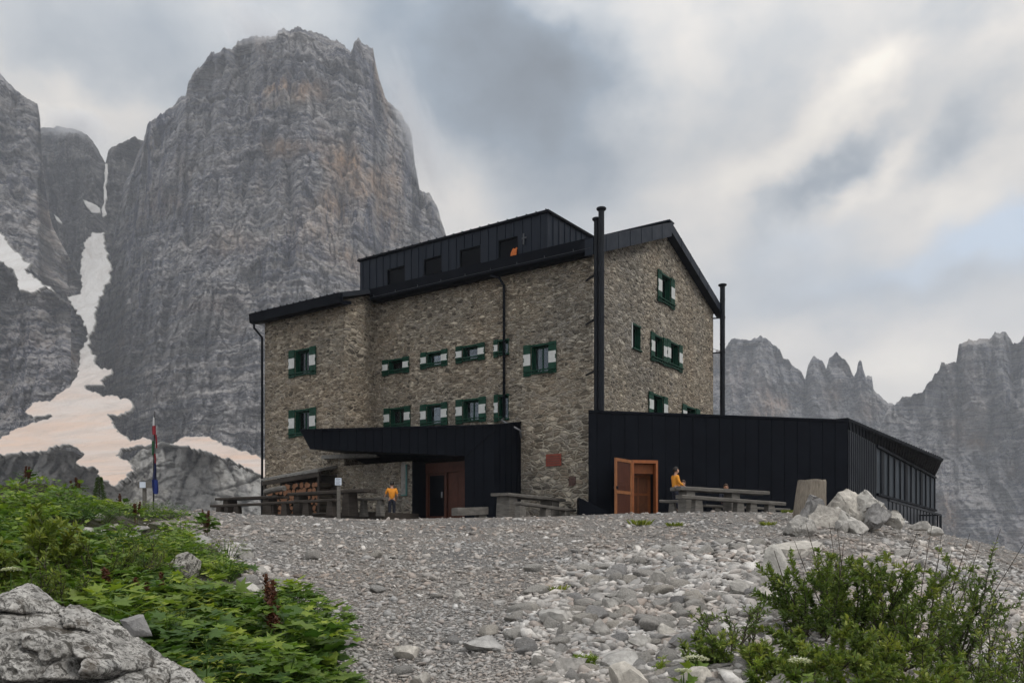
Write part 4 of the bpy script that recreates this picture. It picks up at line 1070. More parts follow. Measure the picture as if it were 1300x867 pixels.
# door: recess with a panelled inner door, and the outer leaf standing open
d = MB(); f=.09
def onf(a,z,off=0): p=o0.lerp(o1,a)+fn*off; return al((p.x,p.y,z))
def dbox(b,a0,a1,z0,z1,d0,d1): b.hexa([onf(a0,z0,d1),onf(a1,z0,d1),onf(a1,z0,d0),onf(a0,z0,d0),onf(a0,z1,d1),onf(a1,z1,d1),onf(a1,z1,d0),onf(a0,z1,d0)])
dbox(d,0,1,.8,oz,-.85,-.8)
door = d.build('door', simple('orange_wood',(.24,.072,.018),.6,0,.2,6), annex)
b=MB(); dbox(b,0,.08,.8,oz,-.25,.03); dbox(b,.92,1,.8,oz,-.25,.03); dbox(b,.08,.92,oz-.12,oz,-.25,.03); dbox(b,.0,.96,oz-.5,oz-.13,-.8,-.3); b.build('door_frame', M['orange_wood'], door)
b=MB()
for (z0_,z1_) in ((1.15,1.85),(1.95,oz-.62)): 
    for (u,v) in ((.14,.48),(.54,.88)): dbox(b,u,v,z0_,z1_,-.8,-.78)
b.build('door_panel', M['warm_wood'], door)
b=MB(); dbox(b,.16,.22,1.98,2.12,-.78,-.7); b.build('door_handle', M['pipe_metal'], door)
# open leaf
hp = on_af(801,600,.04); tip = P(781,600,hp.y-1.02)
ld = V3((tip.x-hp.x,tip.y-hp.y,0)); LL=ld.length; ld.normalize(); ln=V3((-ld.y,ld.x,0))
lt=oz-.02
def lbox(b,a0,a1,z0,z1,t0,t1):
    q=lambda a,t,z: al((hp.x+ld.x*a+ln.x*t,hp.y+ld.y*a+ln.y*t,z))
    b.hexa([q(a0,t0,z0),q(a1,t0,z0),q(a1,t1,z0),q(a0,t1,z0),q(a0,t0,z1),q(a1,t0,z1),q(a1,t1,z1),q(a0,t1,z1)])
b=MB(); 
for args in ((0,.09,.9,lt),(LL-.1,LL,.9,lt),(.09,LL-.1,lt-.12,lt),(.09,LL-.1,1.83,1.95),(.09,LL-.1,.9,1.05)): lbox(b,*args,-.035,.035)
leaf=b.build('open_door_leaf', M['pale_wood'], annex)
b=MB(); lbox(b,.09,LL-.1,1.95,lt-.12,-.012,.012); lbox(b,.09,LL-.1,1.05,1.83,-.012,.012); b.build('leaf_panel', M['red_wood'], leaf)
b=MB(); lbox(b,LL-.09,LL-.02,2.0,2.1,-.09,.09); b.build('door_handle', M['pipe_metal'], leaf)
# sloping black plinth between hut and annex
b=MB(); p,q=P(735,631,31.3),P(779,653,30.9)
b.hexa([al((p.x,p.y,.6)),al((q.x,q.y,.6)),al((q.x,q.y+.5,.6)),al((p.x,p.y+1,.6)),al(p),al(q),al((q.x,q.y+.5,q.z)),al((p.x,p.y+1,p.z))])
b.build('plinth', M['metal'], annex)
# ------------------------------------------------------------------ terrace edging, tables, benches
def ground_z(v): return Hf(v[0],v[1])
pf = empty('terrace_edging', HM @ V3((-12.4,-4.2,0)), HANG); tag(pf,'low dark timber edged terrace in front of the left wing','terrace edging')
b=MB(); b.box(-5.3,5.0,0,.1,.7,1.23); b.box(4.9,5.0,.1,2.2,.7,1.23); b.build('edge_board', M['dark_wood'], pf)
b=MB(); b.box(-5.3,4.9,.1,2.2,.6,1.19); b.build('terrace_fill', M['gravel'], pf)
b=MB(); b.box(-5.3,5.02,-.03,.13,1.231,1.27); b.build('edge_cap', M['grey_wood'], pf)

def blk(b, c, d, w, l, z0, z1, taper=.06):
    """block leg: centre c, direction d, length l along d and width w across"""
    s = V3((-d.y,d.x,0))
    A=[c+d*a*l/2+s*q*w/2 for a,q in ((-1,-1),(1,-1),(1,1),(-1,1))]
    B=[c+d*a*(l/2-taper)+s*q*(w/2-taper*.3) for a,q in ((-1,-1),(1,-1),(1,1),(-1,1))]
    b.hexa([V3((p.x,p.y,z0)) for p in A]+[V3((p.x,p.y,z1)) for p in B])
def slab_plank(b, p, q, w, t, rnd, n=10, off=0):
    """hewn plank with slightly wavy edges"""
    d=(q-p).normalized(); s=V3((-d.y,d.x,0)).normalized()
    top=[];
    for i in range(n+1):
        c=p.lerp(q,i/n)+s*off
        e1=w/2+rnd.uniform(-.015,.015); e2=w/2+rnd.uniform(-.015,.015); z=rnd.uniform(-.006,.006)
        top.append((c+s*e1+V3((0,0,z)),c-s*e2+V3((0,0,z))))
    for i in range(n):
        a,bb=top[i]; c,e=top[i+1]; dn=V3((0,0,-t)); sl=.018
        b0=len(b.v)
        ring=lambda l,r:[l+dn*.25+s*.0,l-s*sl,r+s*sl,r+dn*.25,r+dn-s*-.01,l+dn-s*.01]
        R0,R1=ring(a,bb),ring(c,e)
        b.v+= [tuple(v) for v in R0+R1]
        for k in range(6): b.f.append([b0+k,b0+(k+1)%6,b0+6+(k+1)%6,b0+6+k])
        if i==0: b.f.append([b0+k for k in range(6)][::-1])
        if i==n-1: b.f.append([b0+6+k for k in range(6)])
def bench(name, cat, p, q, w, t, legs, label, gz=None, wood='grey_wood', group=None, leglen=.5, legw=None, planks=1):
    p,q=V3(p),V3(q); rnd=random.Random(label)
    o=p.lerp(q,.5); base=gz if gz is not None else ground_z(o); o=V3((o.x,o.y,base))
    e=empty(name,o); tag(e,label,cat,group)
    d=(V3((q.x,q.y,0))-V3((p.x,p.y,0))).normalized()
    for k in range(planks):
        b=MB(); ww=w/planks; off=-w/2+ww*(k+.5)
        slab_plank(b,p-o,q-o,ww*.97,t,rnd,off=off); b.build('plank' if cat=='bench' else 'table_board', M[wood], e)
    for f in legs:
        c=p.lerp(q,f)-o; b=MB(); zb_=(gz if gz is not None else ground_z(p.lerp(q,f)))-o.z-.15
        blk(b,V3((c.x,c.y,0)),d,legw or w*.75,leglen,zb_,c.z-t*.98); b.build('leg', M['grey_wood' if wood!='dark_wood' else 'dark_wood'], e, bevel=.02)
    return e
TG='timber tables of the hut terrace'; BG='timber benches of the hut terrace'
# right pair in front of the annex
bench('outdoor_table','table',P(857.7,617.5,28.8),P(969.6,624,30.9),.62,.13,(.12,.62),'long hewn timber table before the black annex wall',group=TG,planks=2)
bench('outdoor_bench','bench',P(862,628,27.7),P(994,637.5,30.3),.34,.12,(.16,.55,.68,.86),'longest hewn bench, in front of the table by the annex',group=BG,leglen=.42)
bench('outdoor_bench','bench',P(839,634.5,30.3),P(869,635,29.9),.4,.1,(.5,),'short dark bench at the left end of the annex table',group=BG,leglen=.3)
bench('outdoor_bench','bench',P(893,640.5,30.8),P(1000,645.5,32.6),.3,.08,(.15,.8),'low bench half hidden between annex table and black wall',group=BG,leglen=.4)
# centre
bench('outdoor_table','table',P(634,625.5,29.9),P(708,633.3,33.2),.82,.11,(.12,.85),'weathered table by the bare stone wall between canopy and annex',group=TG,leglen=.62,planks=2)
bench('outdoor_bench','bench',P(656,636.5,29.3),P(727,646.5,32.4),.34,.1,(.06,.5,.85),'weathered bench on the near side of the centre table',group=BG,leglen=.45)
bench('outdoor_bench','bench',P(577,644.5,29.6),P(616,643.5,30.4),.42,.28,(.85,),'stubby thick bench standing before the canopy corner',group=BG,leglen=.45)
# left, along the wing
PZ=1.19
bench('outdoor_table','table',P(281,632.3,37.6),P(359,629,35.6),.75,.11,(.15,.8),'dark table furthest left, against the distant snow slopes',gz=PZ-.15,wood='dark_wood',group=TG,leglen=.45,planks=2)
bench('outdoor_bench','bench',P(270,641,36.6),P(352,637.5,34.6),.32,.1,(.12,.4,.93),'dark bench in front of the leftmost table',gz=PZ-.1,wood='dark_wood',group=BG,leglen=.4)
bench('outdoor_table','table',P(373,626,35.2),P(470,620.5,32.6),.72,.12,(.1,.75),'dark table under the left end of the canopy',gz=PZ,wood='dark_wood',group=TG,leglen=.45,planks=2)
bench('outdoor_bench','bench',P(336,637.5,34.9),P(428,632.7,32.9),.32,.1,(.08,.3,.6,.92),'long dark bench in front of the firewood stack',gz=PZ,wood='dark_wood',group=BG,leglen=.38)
bench('outdoor_bench','bench',P(455,632.5,33.9),P(490,631,33.0),.34,.1,(.2,.8),'short bench just left of the man in the orange shirt',gz=PZ,wood='grey_wood',group=BG,leglen=.3)
# ------------------------------------------------------------------ firewood under its lean-to
ws = empty('firewood_shelter', HM @ V3((-15.0,-2.0,0)), HANG); tag(ws,'lean-to with sloping board roof against the left wing','shelter')
wl = lambda v: V3(v)-V3((-15.0,-2.0,0))
qa,qb = hit_y(336,608,-3.0),hit_y(407.5,595.5,-3.0)
b=MB(); n=10
b.hexa([wl((qa.x-.1,-3.15,qa.z-.1)),wl((qb.x,-3.15,qb.z-.12)),wl((qb.x,-2.0,qb.z+.15)),wl((qa.x-.1,-2.0,qa.z+.15)),wl((qa.x-.1,-3.15,qa.z)),wl((qb.x,-3.15,qb.z)),wl((qb.x,-2.0,qb.z+.27)),wl((qa.x-.1,-2.0,qa.z+.27))])
b.build('roof', M['concrete'], ws)
b=MB(); b.bar(wl((qa.x-.05,-3.1,qa.z-.22)),wl((qb.x,-3.1,qb.z-.24)),.08,.2); b.build('beam', M['dark_wood'], ws)
for x,z in ((qa.x+.08,qa.z),(qb.x-.08,qb.z)):
    b=MB(); b.bar(wl((x,-3.05,1.1)),wl((x,-3.05,z-.12)),.1,.1); b.build('post', M['dark_wood'], ws)
b=MB(); b.box(*(wl((qa.x,-2.05,0)).x,wl((qb.x,-2.05,0)).x),-.06,-.02,1.2,qa.z+.1); b.build('back_board', M['dark_wood'], ws)
rnd=random.Random(4)
log_me=[]
def log_mesh(i):
    r=random.Random(i); n=9; me_b=MB(); ra=[r.uniform(.82,1.12) for _ in range(n)]
    L=.42
    flat = r.random()<.6
    A=[V3((math.cos(2*math.pi*k/n)*ra[k], -L, math.sin(2*math.pi*k/n)*ra[k]*(.75 if flat and k>n/2 else 1))) for k in range(n)]
    Bq=[V3((p.x,L,p.z)) for p in A]
    me_b.loft(A,Bq); o=me_b.build('firewood_log', M['bark']); o.data.materials.append(M['log_end'])
    for p in o.data.polygons: p.material_index = 1 if len(p.vertices)>4 else 0
    return o
protos=[log_mesh(i) for i in range(6)]
cnt=0; used=[False]*6
x=qa.x+.22; zrow=1.34; row=0
while zrow < qb.z-.2:
    x=qa.x+.24+ (.12 if row%2 else 0)
    while x<qb.x-.2:
        r=rnd.uniform(.1,.165); lim=qa.z+(qb.z-qa.z)*(x-qa.x)/(qb.x-qa.x)-.36
        if zrow+r<lim and cnt<80:
            k=rnd.randrange(6)
            o=protos[k] if not used[k] else protos[k].copy()
            if used[k]: C.objects.link(o)
            used[k]=True; cnt+=1
            o.matrix_world = HM @ Matrix.Translation((x,-2.6+rnd.uniform(-.08,.08),zrow+rnd.uniform(-.03,.03))) @ Matrix.Rotation(rnd.uniform(0,6.28),4,'Y') @ Matrix.Diagonal((r*1.05,1,r*1.05,1))
            tag(o,'reddish cut log end stacked under the lean-to roof','log','logs stacked in the lean-to')
        x+=r*2.05
    zrow+=.255; row+=1
for k in range(6):
    if not used[k]: bpy.data.objects.remove(protos[k])
b=MB(); p,q=P(337,624.5,36.1),P(361,619.5,35.3); b.tube([p,p.lerp(q,.5)+V3((0,0,.02)),q],[.13,.12,.12],10); lg=b.build('long_log', M['grey_wood'], None, smooth=False); tag(lg,'long pale log lying across the front of the woodpile','log')
# ------------------------------------------------------------------ posts and flags
b0=G(430,657); e=empty('notice_post',(b0.x,b0.y,b0.z)); tag(e,'slim wooden post carrying a white paper notice','sign')
top=P(430,613,b0.y).z-b0.z
b=MB(); b.bar((0,0,-.2),(0,0,top),.11,.11); b.build('post', M['grey_wood'], e)
b=MB(); b.box(-.11,.11,-.085,-.06,top-.08,top+.17); s=b.build('paper_notice', M['paper'], e)
b=MB()
for i in range(5): b.box(-.075,.075-.03*(i%2),-.087,-.0855,top+.12-.045*i,top+.135-.045*i)
b.build('writing', M['sign_ink'], s)
gb=G(183.5,646.5); Yf=gb.y if gb else 31
e=empty('trail_sign',(gb.x,gb.y,gb.z)); tag(e,'small weathered trail sign post left of the prayer flags','sign')
tz=lambda py:(PY0-py)/F*gb.y-gb.z; tx=lambda px:(px-PX0)/F*gb.y-gb.x
b=MB(); b.bar((0,0,-.2),(0,0,tz(613)),.10,.10); b.build('post', M['grey_wood'], e)
b=MB(); b.box(tx(176),tx(194),-.09,-.052,tz(619.5),tz(612)); b.build('sign_board', M['grey_wood'], e)
b=MB(); b.box(tx(179),tx(186.5),-.11,-.092,tz(619.3),tz(611.7)); b.build('white_plate', M['paper'], e)
gb=G(194.8,646.5); e=empty('flag_pole',(gb.x,gb.y,gb.z)); tag(e,'thin dark pole hung with faded prayer flags','flagpole')
tz=lambda py:(PY0-py)/F*gb.y-gb.z; tx=lambda px:(px-PX0)/F*gb.y-gb.x
b=MB(); b.tube([(0,0,-.2),(tx(195.2),0,tz(590)),(tx(196.6),0,tz(522))],[.028,.025,.016],8); b.build('pole', M['black_rope'], e)
b=MB(); b.tube([(tx(196),-.03,tz(540)),(tx(198.8),-.05,tz(565)),(tx(198),-.05,tz(590)),(tx(197),-.04,tz(626))],.007,5); b.build('cord', M['black_rope'], e)
def flag(pts, mat, label):
    """hanging cloth given as left and right edges down the height, with folds"""
    b=MB(); n=len(pts); Wd=7
    grid=[]
    for i,(py,xa,xb) in enumerate(pts):
        row=[]
        for k in range(Wd):
            f=k/(Wd-1); x=xa+(xb-xa)*f
            row.append(V3(((x-PX0)/F*gb.y, gb.y-.06+.035*math.sin(f*9+i*.7), (PY0-py)/F*gb.y)))
        grid.append(row)
    for i in range(n-1):
        for k in range(Wd-1):
            b.prism([grid[i][k],grid[i][k+1],grid[i+1][k+1],grid[i+1][k]],(0,.006,0))
    o=b.build('prayer_flag', M[mat], None); tag(o,label,'flag','prayer flags on the pole')
flag([(530,195.4,196.6),(535,194.6,197.4),(541,194.2,198)],'flag_white','white tip flag, topmost on the prayer flag pole')
flag([(540.5,194.2,198.4),(546,193.6,199),(552,193.8,199.4)],'flag_red','wide dark red flag just under the white one')
flag([(552,197.3,199.6),(560,198.6,200.2),(569,198.6,200.6)],'flag_red','narrow red streamer curling beside the green flag')
flag([(560,193.8,196.6),(568,193.2,196.8),(578,193.4,196.2)],'flag_green','faded green flag halfway up the pole')
flag([(576,196.6,198.2),(581,197,199),(588,197.4,198.8)],'flag_red','small red flag directly below the green one')
flag([(585,196.8,198.6),(596,196.2,199.6),(601,194.6,200),(609,193.6,200.2)],'flag_navy','dark navy flag between the small red and bright blue flags')
flag([(609,193.6,201),(618,193.8,202),(624,194.2,202.6),(627,196,201.8)],'flag_blue','large bright blue flag, lowest on the pole')
# ------------------------------------------------------------------ stump
sb=G(1029,650); Ys=22.6
sx=(1030-PX0)/F*Ys; gz=Hf(sx,Ys); e=empty('tree_stump',(sx,Ys,gz)); 
tag(e,'tall weathered grey stump standing behind the pale boulders','stump')
zt=(PY0-609)/F*Ys-gz; n=28; rr=random.Random(3)
b=MB(); rings=[]
for (z,r,dx) in ((-.5,.47,-.05),(.2,.44,-.04),(.7,.40,-.01),(zt-.06,.375,.02),(zt-.01,.36,.02)):
    rings.append([V3((dx+r*math.cos(2*math.pi*k/n)*(1+.03*math.sin(k*2.1)+.02*math.sin(k*5.3)),r*math.sin(2*math.pi*k/n)*(1+.03*math.sin(k*2.1)),z+(.012*math.sin(k) if z>zt-.1 else 0))) for k in range(n)])
bb=len(b.v)
for r_ in rings: b.v+=[tuple(v) for v in r_]
for i in range(len(rings)-1):
    for k in range(n): b.f.append([i*n+k,i*n+(k+1)%n,(i+1)*n+(k+1)%n,(i+1)*n+k])
b.f.append([(len(rings)-1)*n+k for k in range(n)]); b.f.append([k for k in range(n)][::-1])
b.build('trunk', M['stump_wood'], e)
# ------------------------------------------------------------------ people
def skin_mesh(name, verts, edges, radii, mat, parent, sub=1, root=0):
    me=bpy.data.meshes.new(name); me.from_pydata([tuple(v) for v in verts],edges,[]); me.update()
    me.materials.append(mat); o=bpy.data.objects.new(name,me); C.objects.link(o); o.parent=parent
    m=o.modifiers.new('skin','SKIN'); m.use_smooth_shade=True
    sv=me.skin_vertices[0].data
    for i,r in enumerate(radii):
        r=(r,r) if not hasattr(r,'__len__') else r
        sv[i].radius=r; sv[i].use_root=(i==root)
    s=o.modifiers.new('sub','SUBSURF'); s.levels=sub; s.render_levels=sub
    return o
def person(label, base, face, J, shirt, legs_mat, hair, skin='skin', sleeves=.55, long_sleeve=False, scale=1.0, hair_r=1.0):
    """J: joints in body axes (x to the person's right, y forward, z up)"""
    e=empty('person',base,face); e.scale=(scale,)*3; tag(e,label,'person')
    v=[];E=[];r=[];ix={}
    def add(k,p,rad,par=None):
        ix[k]=len(v); v.append(V3(p)); r.append(rad)
        if par is not None: E.append((ix[par],ix[k]))
    add('pel',J['pel'],.115); add('spine',V3(J['pel']).lerp(V3(J['chest']),.5),.11,'pel'); add('chest',J['chest'],.125,'spine')
    add('neck',J['neck'],.052,'chest'); hd=V3(J['head']); add('h0',hd-V3((0,0,.055)),.062,'neck'); add('h1',hd+V3((0,.012,.03)),.088,'h0'); add('h2',hd+V3((0,-.005,.10)),.062,'h1')
    hf=V3(J.get('look',(0,1,0))).normalized(); hs=V3((hf.y,-hf.x,0))
    add('nose',hd+hf*.105+V3((0,0,.012)),.016,'h1')
    for s in (-1,1): add('ear%d'%s,hd+hs*s*.092+V3((0,0,.012)),.02,'h1')
    for s,t in ((-1,'L'),(1,'R')):
        add('sh'+t,J['sh'+t],.058,'chest'); add('el'+t,J['el'+t],.041,'sh'+t); add('wr'+t,J['wr'+t],.028,'el'+t)
        dr=(V3(J['wr'+t])-V3(J['el'+t])).normalized(); sd=dr.cross(V3((0,0,1))); sd = sd.normalized() if sd.length>.1 else V3((1,0,0))
        pm=V3(J['wr'+t])+dr*.07; add('palm'+t,pm,(.034,.018),'wr'+t)
        for q,(o,l) in enumerate(((-.03,.07),(-.01,.085),(.011,.08),(.031,.062))):
            a=pm+dr*.045+sd*o; add('f%d'%q+t,a,.0095,'palm'+t); add('g%d'%q+t,a+dr*l*.55+V3((0,0,-.01)),.0085,'f%d'%q+t); add('k%d'%q+t,a+dr*l*.9+V3((0,0,-.035)),.0075,'g%d'%q+t)
        a=pm-dr*.01-sd*.04*s; add('t0'+t,a,.011,'palm'+t); add('t1'+t,a+dr*.05-sd*.015*s,.009,'t0'+t)
        add('hip'+t,J['hip'+t],.085,'pel'); add('kn'+t,J['kn'+t],.058,'hip'+t); add('an'+t,J['an'+t],.038,'kn'+t); add('toe'+t,J['toe'+t],.04,'an'+t)
    skin_mesh('body',v,E,r,M[skin],e)
    # shirt
    pel,ch=V3(J['pel']),V3(J['chest'])
    cv=[pel-V3((0,0,.05)),pel.lerp(ch,.5),ch,V3(J['neck'])-V3((0,0,.045))]; cr=[.15,.142,.152,.07]; ce=[(0,1),(1,2),(2,3)]
    for t in 'LR':
        a=V3(J['sh'+t]); q=V3(J['el'+t]); w=V3(J['wr'+t])
        i=len(cv); cv.append(a); cr.append(.078); ce.append((2,i))
        if long_sleeve: cv+=[q,q.lerp(w,.9)]; cr+=[.06,.045]; ce+=[(i,i+1),(i+1,i+2)]
        else: cv.append(a.lerp(q,sleeves*1.6)); cr.append(.066); ce.append((i,i+1))
    skin_mesh('shirt',cv,ce,cr,M[shirt],e)
    tv=[pel+V3((0,0,.06)),pel-V3((0,0,.02))]; tr=[.132,.135]; te=[(0,1)]
    for t in 'LR':
        i=len(tv); h,k_,a=V3(J['hip'+t]),V3(J['kn'+t]),V3(J['an'+t]); tv+=[h,k_,k_.lerp(a,.93)]; tr+=[.105,.075,.062]; te+=[(1,i),(i,i+1),(i+1,i+2)]
    skin_mesh('trousers',tv,te,tr,M[legs_mat],e)
    for t in 'LR':
        a,b_=V3(J['an'+t]),V3(J['toe'+t]); dd=(b_-a).normalized()
        skin_mesh('shoe',[a+V3((0,0,.03)),a+V3((0,-.03,-.02)),b_+dd*.04-V3((0,0,.005))],[(0,1),(1,2)],[.05,.052,.047],M['brown_cloth'],e,root=1)
    # hair cap
    bm=bmesh.new(); bmesh.ops.create_icosphere(bm,subdivisions=3,radius=1)
    for q in bm.verts:
        c=q.co.copy(); dv=c.dot(hf)
        n_=1+.05*pn(c.x*5,c.y*5,c.z*5).item() if hasattr(pn(c.x*5,c.y*5,c.z*5),'item') else 1
        q.co=V3((c.x*.098,c.y*.112,c.z*.125))*n_*hair_r
        if dv>.15 and c.z<.45: q.co -= hf*.06*(dv); 
        if c.z<-.3: q.co.z=max(q.co.z,-.06)
    me=bpy.data.meshes.new('hair'); bm.to_mesh(me); bm.free(); me.materials.append(M[hair])
    for p in me.polygons: p.use_smooth=True
    o=bpy.data.objects.new('hair',me); C.objects.link(o); o.parent=e; o.location=hd+V3((0,0,.058))-hf*.028
    b=MB()
    for s in (-1,1):
        bb_=hd+hf*.094+hs*s*.034+V3((0,0,.035)); b.tube([bb_-hf*.012,bb_,bb_+hf*.006],[.008,.012,.004],8)
    b.build('eyes', M['eye_dark'], e, smooth=True)
    b=MB(); mm=hd+hf*.089-V3((0,0,.035)); b.bar(mm-hs*.024,mm+hs*.024,.012,.01); b.build('mouth', M['log_end'], e)
    return e
def stand(**kw):
    J=dict(pel=(0,0,.93),chest=(0,.0,1.26),neck=(0,-.01,1.43),head=(0,.02,1.57),shL=(-.185,0,1.37),shR=(.185,0,1.37),elL=(-.24,-.03,1.10),elR=(.24,-.03,1.10),wrL=(-.25,.06,.87),wrR=(.25,.06,.87),
      hipL=(-.09,0,.89),hipR=(.09,0,.89),knL=(-.10,.03,.49),knR=(.10,.03,.49),anL=(-.105,-.02,.09),anR=(.105,-.02,.09),toeL=(-.12,.14,.045),toeR=(.12,.14,.045)); J.update(kw); return J
def sit(**kw):
    J=dict(pel=(0,0,.53),chest=(0,.04,.85),neck=(0,.04,1.02),head=(0,.08,1.16),shL=(-.185,.03,.96),shR=(.185,.03,.96),elL=(-.24,.15,.74),elR=(.24,.15,.74),wrL=(-.13,.36,.76),wrR=(.13,.36,.76),
      hipL=(-.09,.02,.52),hipR=(.09,.02,.52),knL=(-.12,.44,.50),knR=(.12,.44,.50),anL=(-.12,.42,.09),anR=(.12,.42,.09),toeL=(-.12,.58,.045),toeR=(.12,.58,.045)); J.update(kw); return J
# man seen from behind, reaching left to the bench
g=HM @ V3((-8.55,-3.2,0)); Yp=34.6; gp=P(497.5,659,Yp)
mz=Hf(gp.x,gp.y)
person('man seen from behind in an orange T-shirt and dark trousers beside the canopy',(gp.x,gp.y,mz),R(8),
  stand(elL=(-.29,.06,1.11),wrL=(-.37,.22,.94),elR=(.25,-.02,1.09),wrR=(.20,.16,.95),look=(0,1,0)),'orange_cloth','navy_cloth','dark_hair',scale=.93)
# person in a yellow-orange jacket standing at the end of the annex table, facing right
gp=P(857,650,30.6); 
person('person in a yellow orange jacket standing at the left end of the annex table',(gp.x,gp.y,TER+.05),R(-75),
  stand(elL=(-.22,.10,1.12),wrL=(-.12,.30,1.0),elR=(.22,.06,1.12),wrR=(.16,.28,1.02),chest=(0,.03,1.26),head=(0,.06,1.57)),'yellow_cloth','navy_cloth','dark_hair',long_sleeve=True,scale=.98)
gp=P(868,650,31.3); person('person bending low beside the yellow orange jacket, only the tanned head showing',(gp.x,gp.y,TER-.02),R(150),sit(),'brown_cloth','navy_cloth','brown_hair','skin_tan',long_sleeve=True)
gp=P(921,650,31.9); person('person seated behind the annex table, only the head above the boards',(gp.x,gp.y,TER-.12),R(180),sit(),'navy_cloth','navy_cloth','brown_hair','skin_tan',long_sleeve=True)
# ------------------------------------------------------------------ rocks
def ico(sub):
    bm=bmesh.new(); bmesh.ops.create_icosphere(bm,subdivisions=sub,radius=1)
    V=np.array([v.co[:] for v in bm.verts]); Fc=np.array([[v.index for v in f.verts] for f in bm.faces]); bm.free(); return V,Fc
ICO={s:ico(s) for s in (1,2,3,4,5)}
def rock_verts(sub, seed, cuts=16, keep=.46, rough=.06, dims=(1,1,1)):
    V,Fc=ICO[sub]; V=V.copy(); r=np.random.RandomState(seed)
    for i in range(cuts):
        n=r.normal(size=3); n/=np.linalg.norm(n); d=r.uniform(keep,keep+.26)
        s=V@n; V-=np.outer(np.maximum(0,s-d)*.96,n)
    if rough:
        nn=fbm(V[:,0]*1.7+seed,V[:,1]*1.7,V[:,2]*1.7,5,.55); V*= (1+rough*nn)[:,None]
    V*=np.array(dims); V-= (V.max(0)+V.min(0))/2
    V/= np.abs(V).max(0); return V, Fc
def rock(label, px0,px1,pt,pb, seed, mat='limestone', Y=None, depth=.9, sub=4, cuts=17, rough=.05, name='boulder', cat='boulder', group=None, tilt=0, sink=.25, keep=.42, roll=0, strata=0, crag=.05):
    """boulder filling the pixel box, standing on the ground where its foot is seen"""
    xc=(px0+px1)/2
    if Y is None:
        g=G(xc,pb); Y=g.y if g else 20
    w=(px1-px0)/F*Y/2; h=(pb-pt)/F*Y
    V,Fc=rock_verts(sub,seed,cuts,keep,rough)
    if tilt or roll:
        Rm=np.array((Matrix.Rotation(R(tilt),3,'Y')@Matrix.Rotation(R(roll),3,'X')))
        sc_=np.array([w,w*depth,h*.5]); 
        V=(V*sc_)@Rm.T; V-=(V.max(0)+V.min(0))/2; V/=np.abs(V).max(0)
    ht=h*(1+sink)/2
    V=V*np.array([w,w*depth,ht])
    s=.5*min(w,ht)
    V+= V/np.maximum(np.linalg.norm(V,axis=1),1e-6)[:,None]*(fbm(V[:,0]/s+seed,V[:,1]/s,V[:,2]/s,6,.62)*crag*s)[:,None]
    if crag>.06:
        e_,i_=vor(V[:,0]/s*1.1+seed,V[:,2]/s*1.1+V[:,1]/s*.7,seed); V-= V/np.maximum(np.linalg.norm(V,axis=1),1e-6)[:,None]*(.16*s*np.exp(-(e_/.10)**2)+.14*s*i_)[:,None]
    if strata:
        V[:,1]+= strata*np.abs(np.sin(V[:,2]/ht*14+fbm(V[:,0]/s,V[:,1]/s,V[:,2]/s,3)*3))
    zc=(PY0-pb)/F*Y+h-ht
    o=np_mesh(name,V,Fc,M[mat],smooth=False)
    o.location=((xc-PX0)/F*Y, Y+w*depth*.3, zc); tag(o,label,cat,group)
    me=o.data
    try:
        me.polygons.foreach_set('use_smooth',np.ones(len(me.polygons),bool)); me.set_sharp_from_angle(angle=R(28))
    except Exception as ex: pass
    return o
BG2='pale boulders heaped at the terrace edge'
K=dict(group=BG2,cuts=20,rough=.12,keep=.38,crag=.10)
rock('rounded grey boulder lowest and leftmost in the heap',996,1039,652,681,3,'limestone',depth=.9,**K)
rock('cracked grey boulder leaning against the stump foot',1014,1048,627,668,5,'limestone',Y=20.6,strata=.05,**K)
rock('dark sided boulder in the middle of the heap',1026,1068,637,673,8,'limestone',Y=20.2,tilt=15,**K)
rock('largest pale boulder of the heap with a cream face',1040,1104,620,668,12,'limestone_pale',Y=21.4,depth=.8,tilt=-12,**K)
rock('squarish cream boulder below the largest one',1050,1100,641,674,15,'limestone_pale',Y=20.3,tilt=10,**K)
rock('tilted pale grey slab boulder right of the largest one',1080,1128,621,664,21,'limestone_pale',Y=21.2,tilt=38,**K)
rock('small grey boulder under the tilted slab',1098,1136,638,666,24,'limestone',Y=20.7,tilt=-20,**K)
rock('little pale block at the right end of the heap',1122,1150,646,668,27,'limestone_pale',Y=20.9,tilt=35,**K)
rock('small pale wedge in front of the heap',1076,1104,660,676,28,'limestone_pale',Y=19.8,tilt=20,sub=3,group=BG2)
rock('dark wedge stone in the hollow under the cream boulder',1062,1080,660,674,29,'limestone',Y=19.7,sub=3,group=BG2)
rock('low flat stone on the slope right of the heap',1156,1184,661,671,31,'limestone',Y=21.2,group=BG2,sub=3)
rock('small pale stone near the railing foot',1176,1198,667,678,33,'limestone_pale',Y=20.6,group=BG2,sub=3)
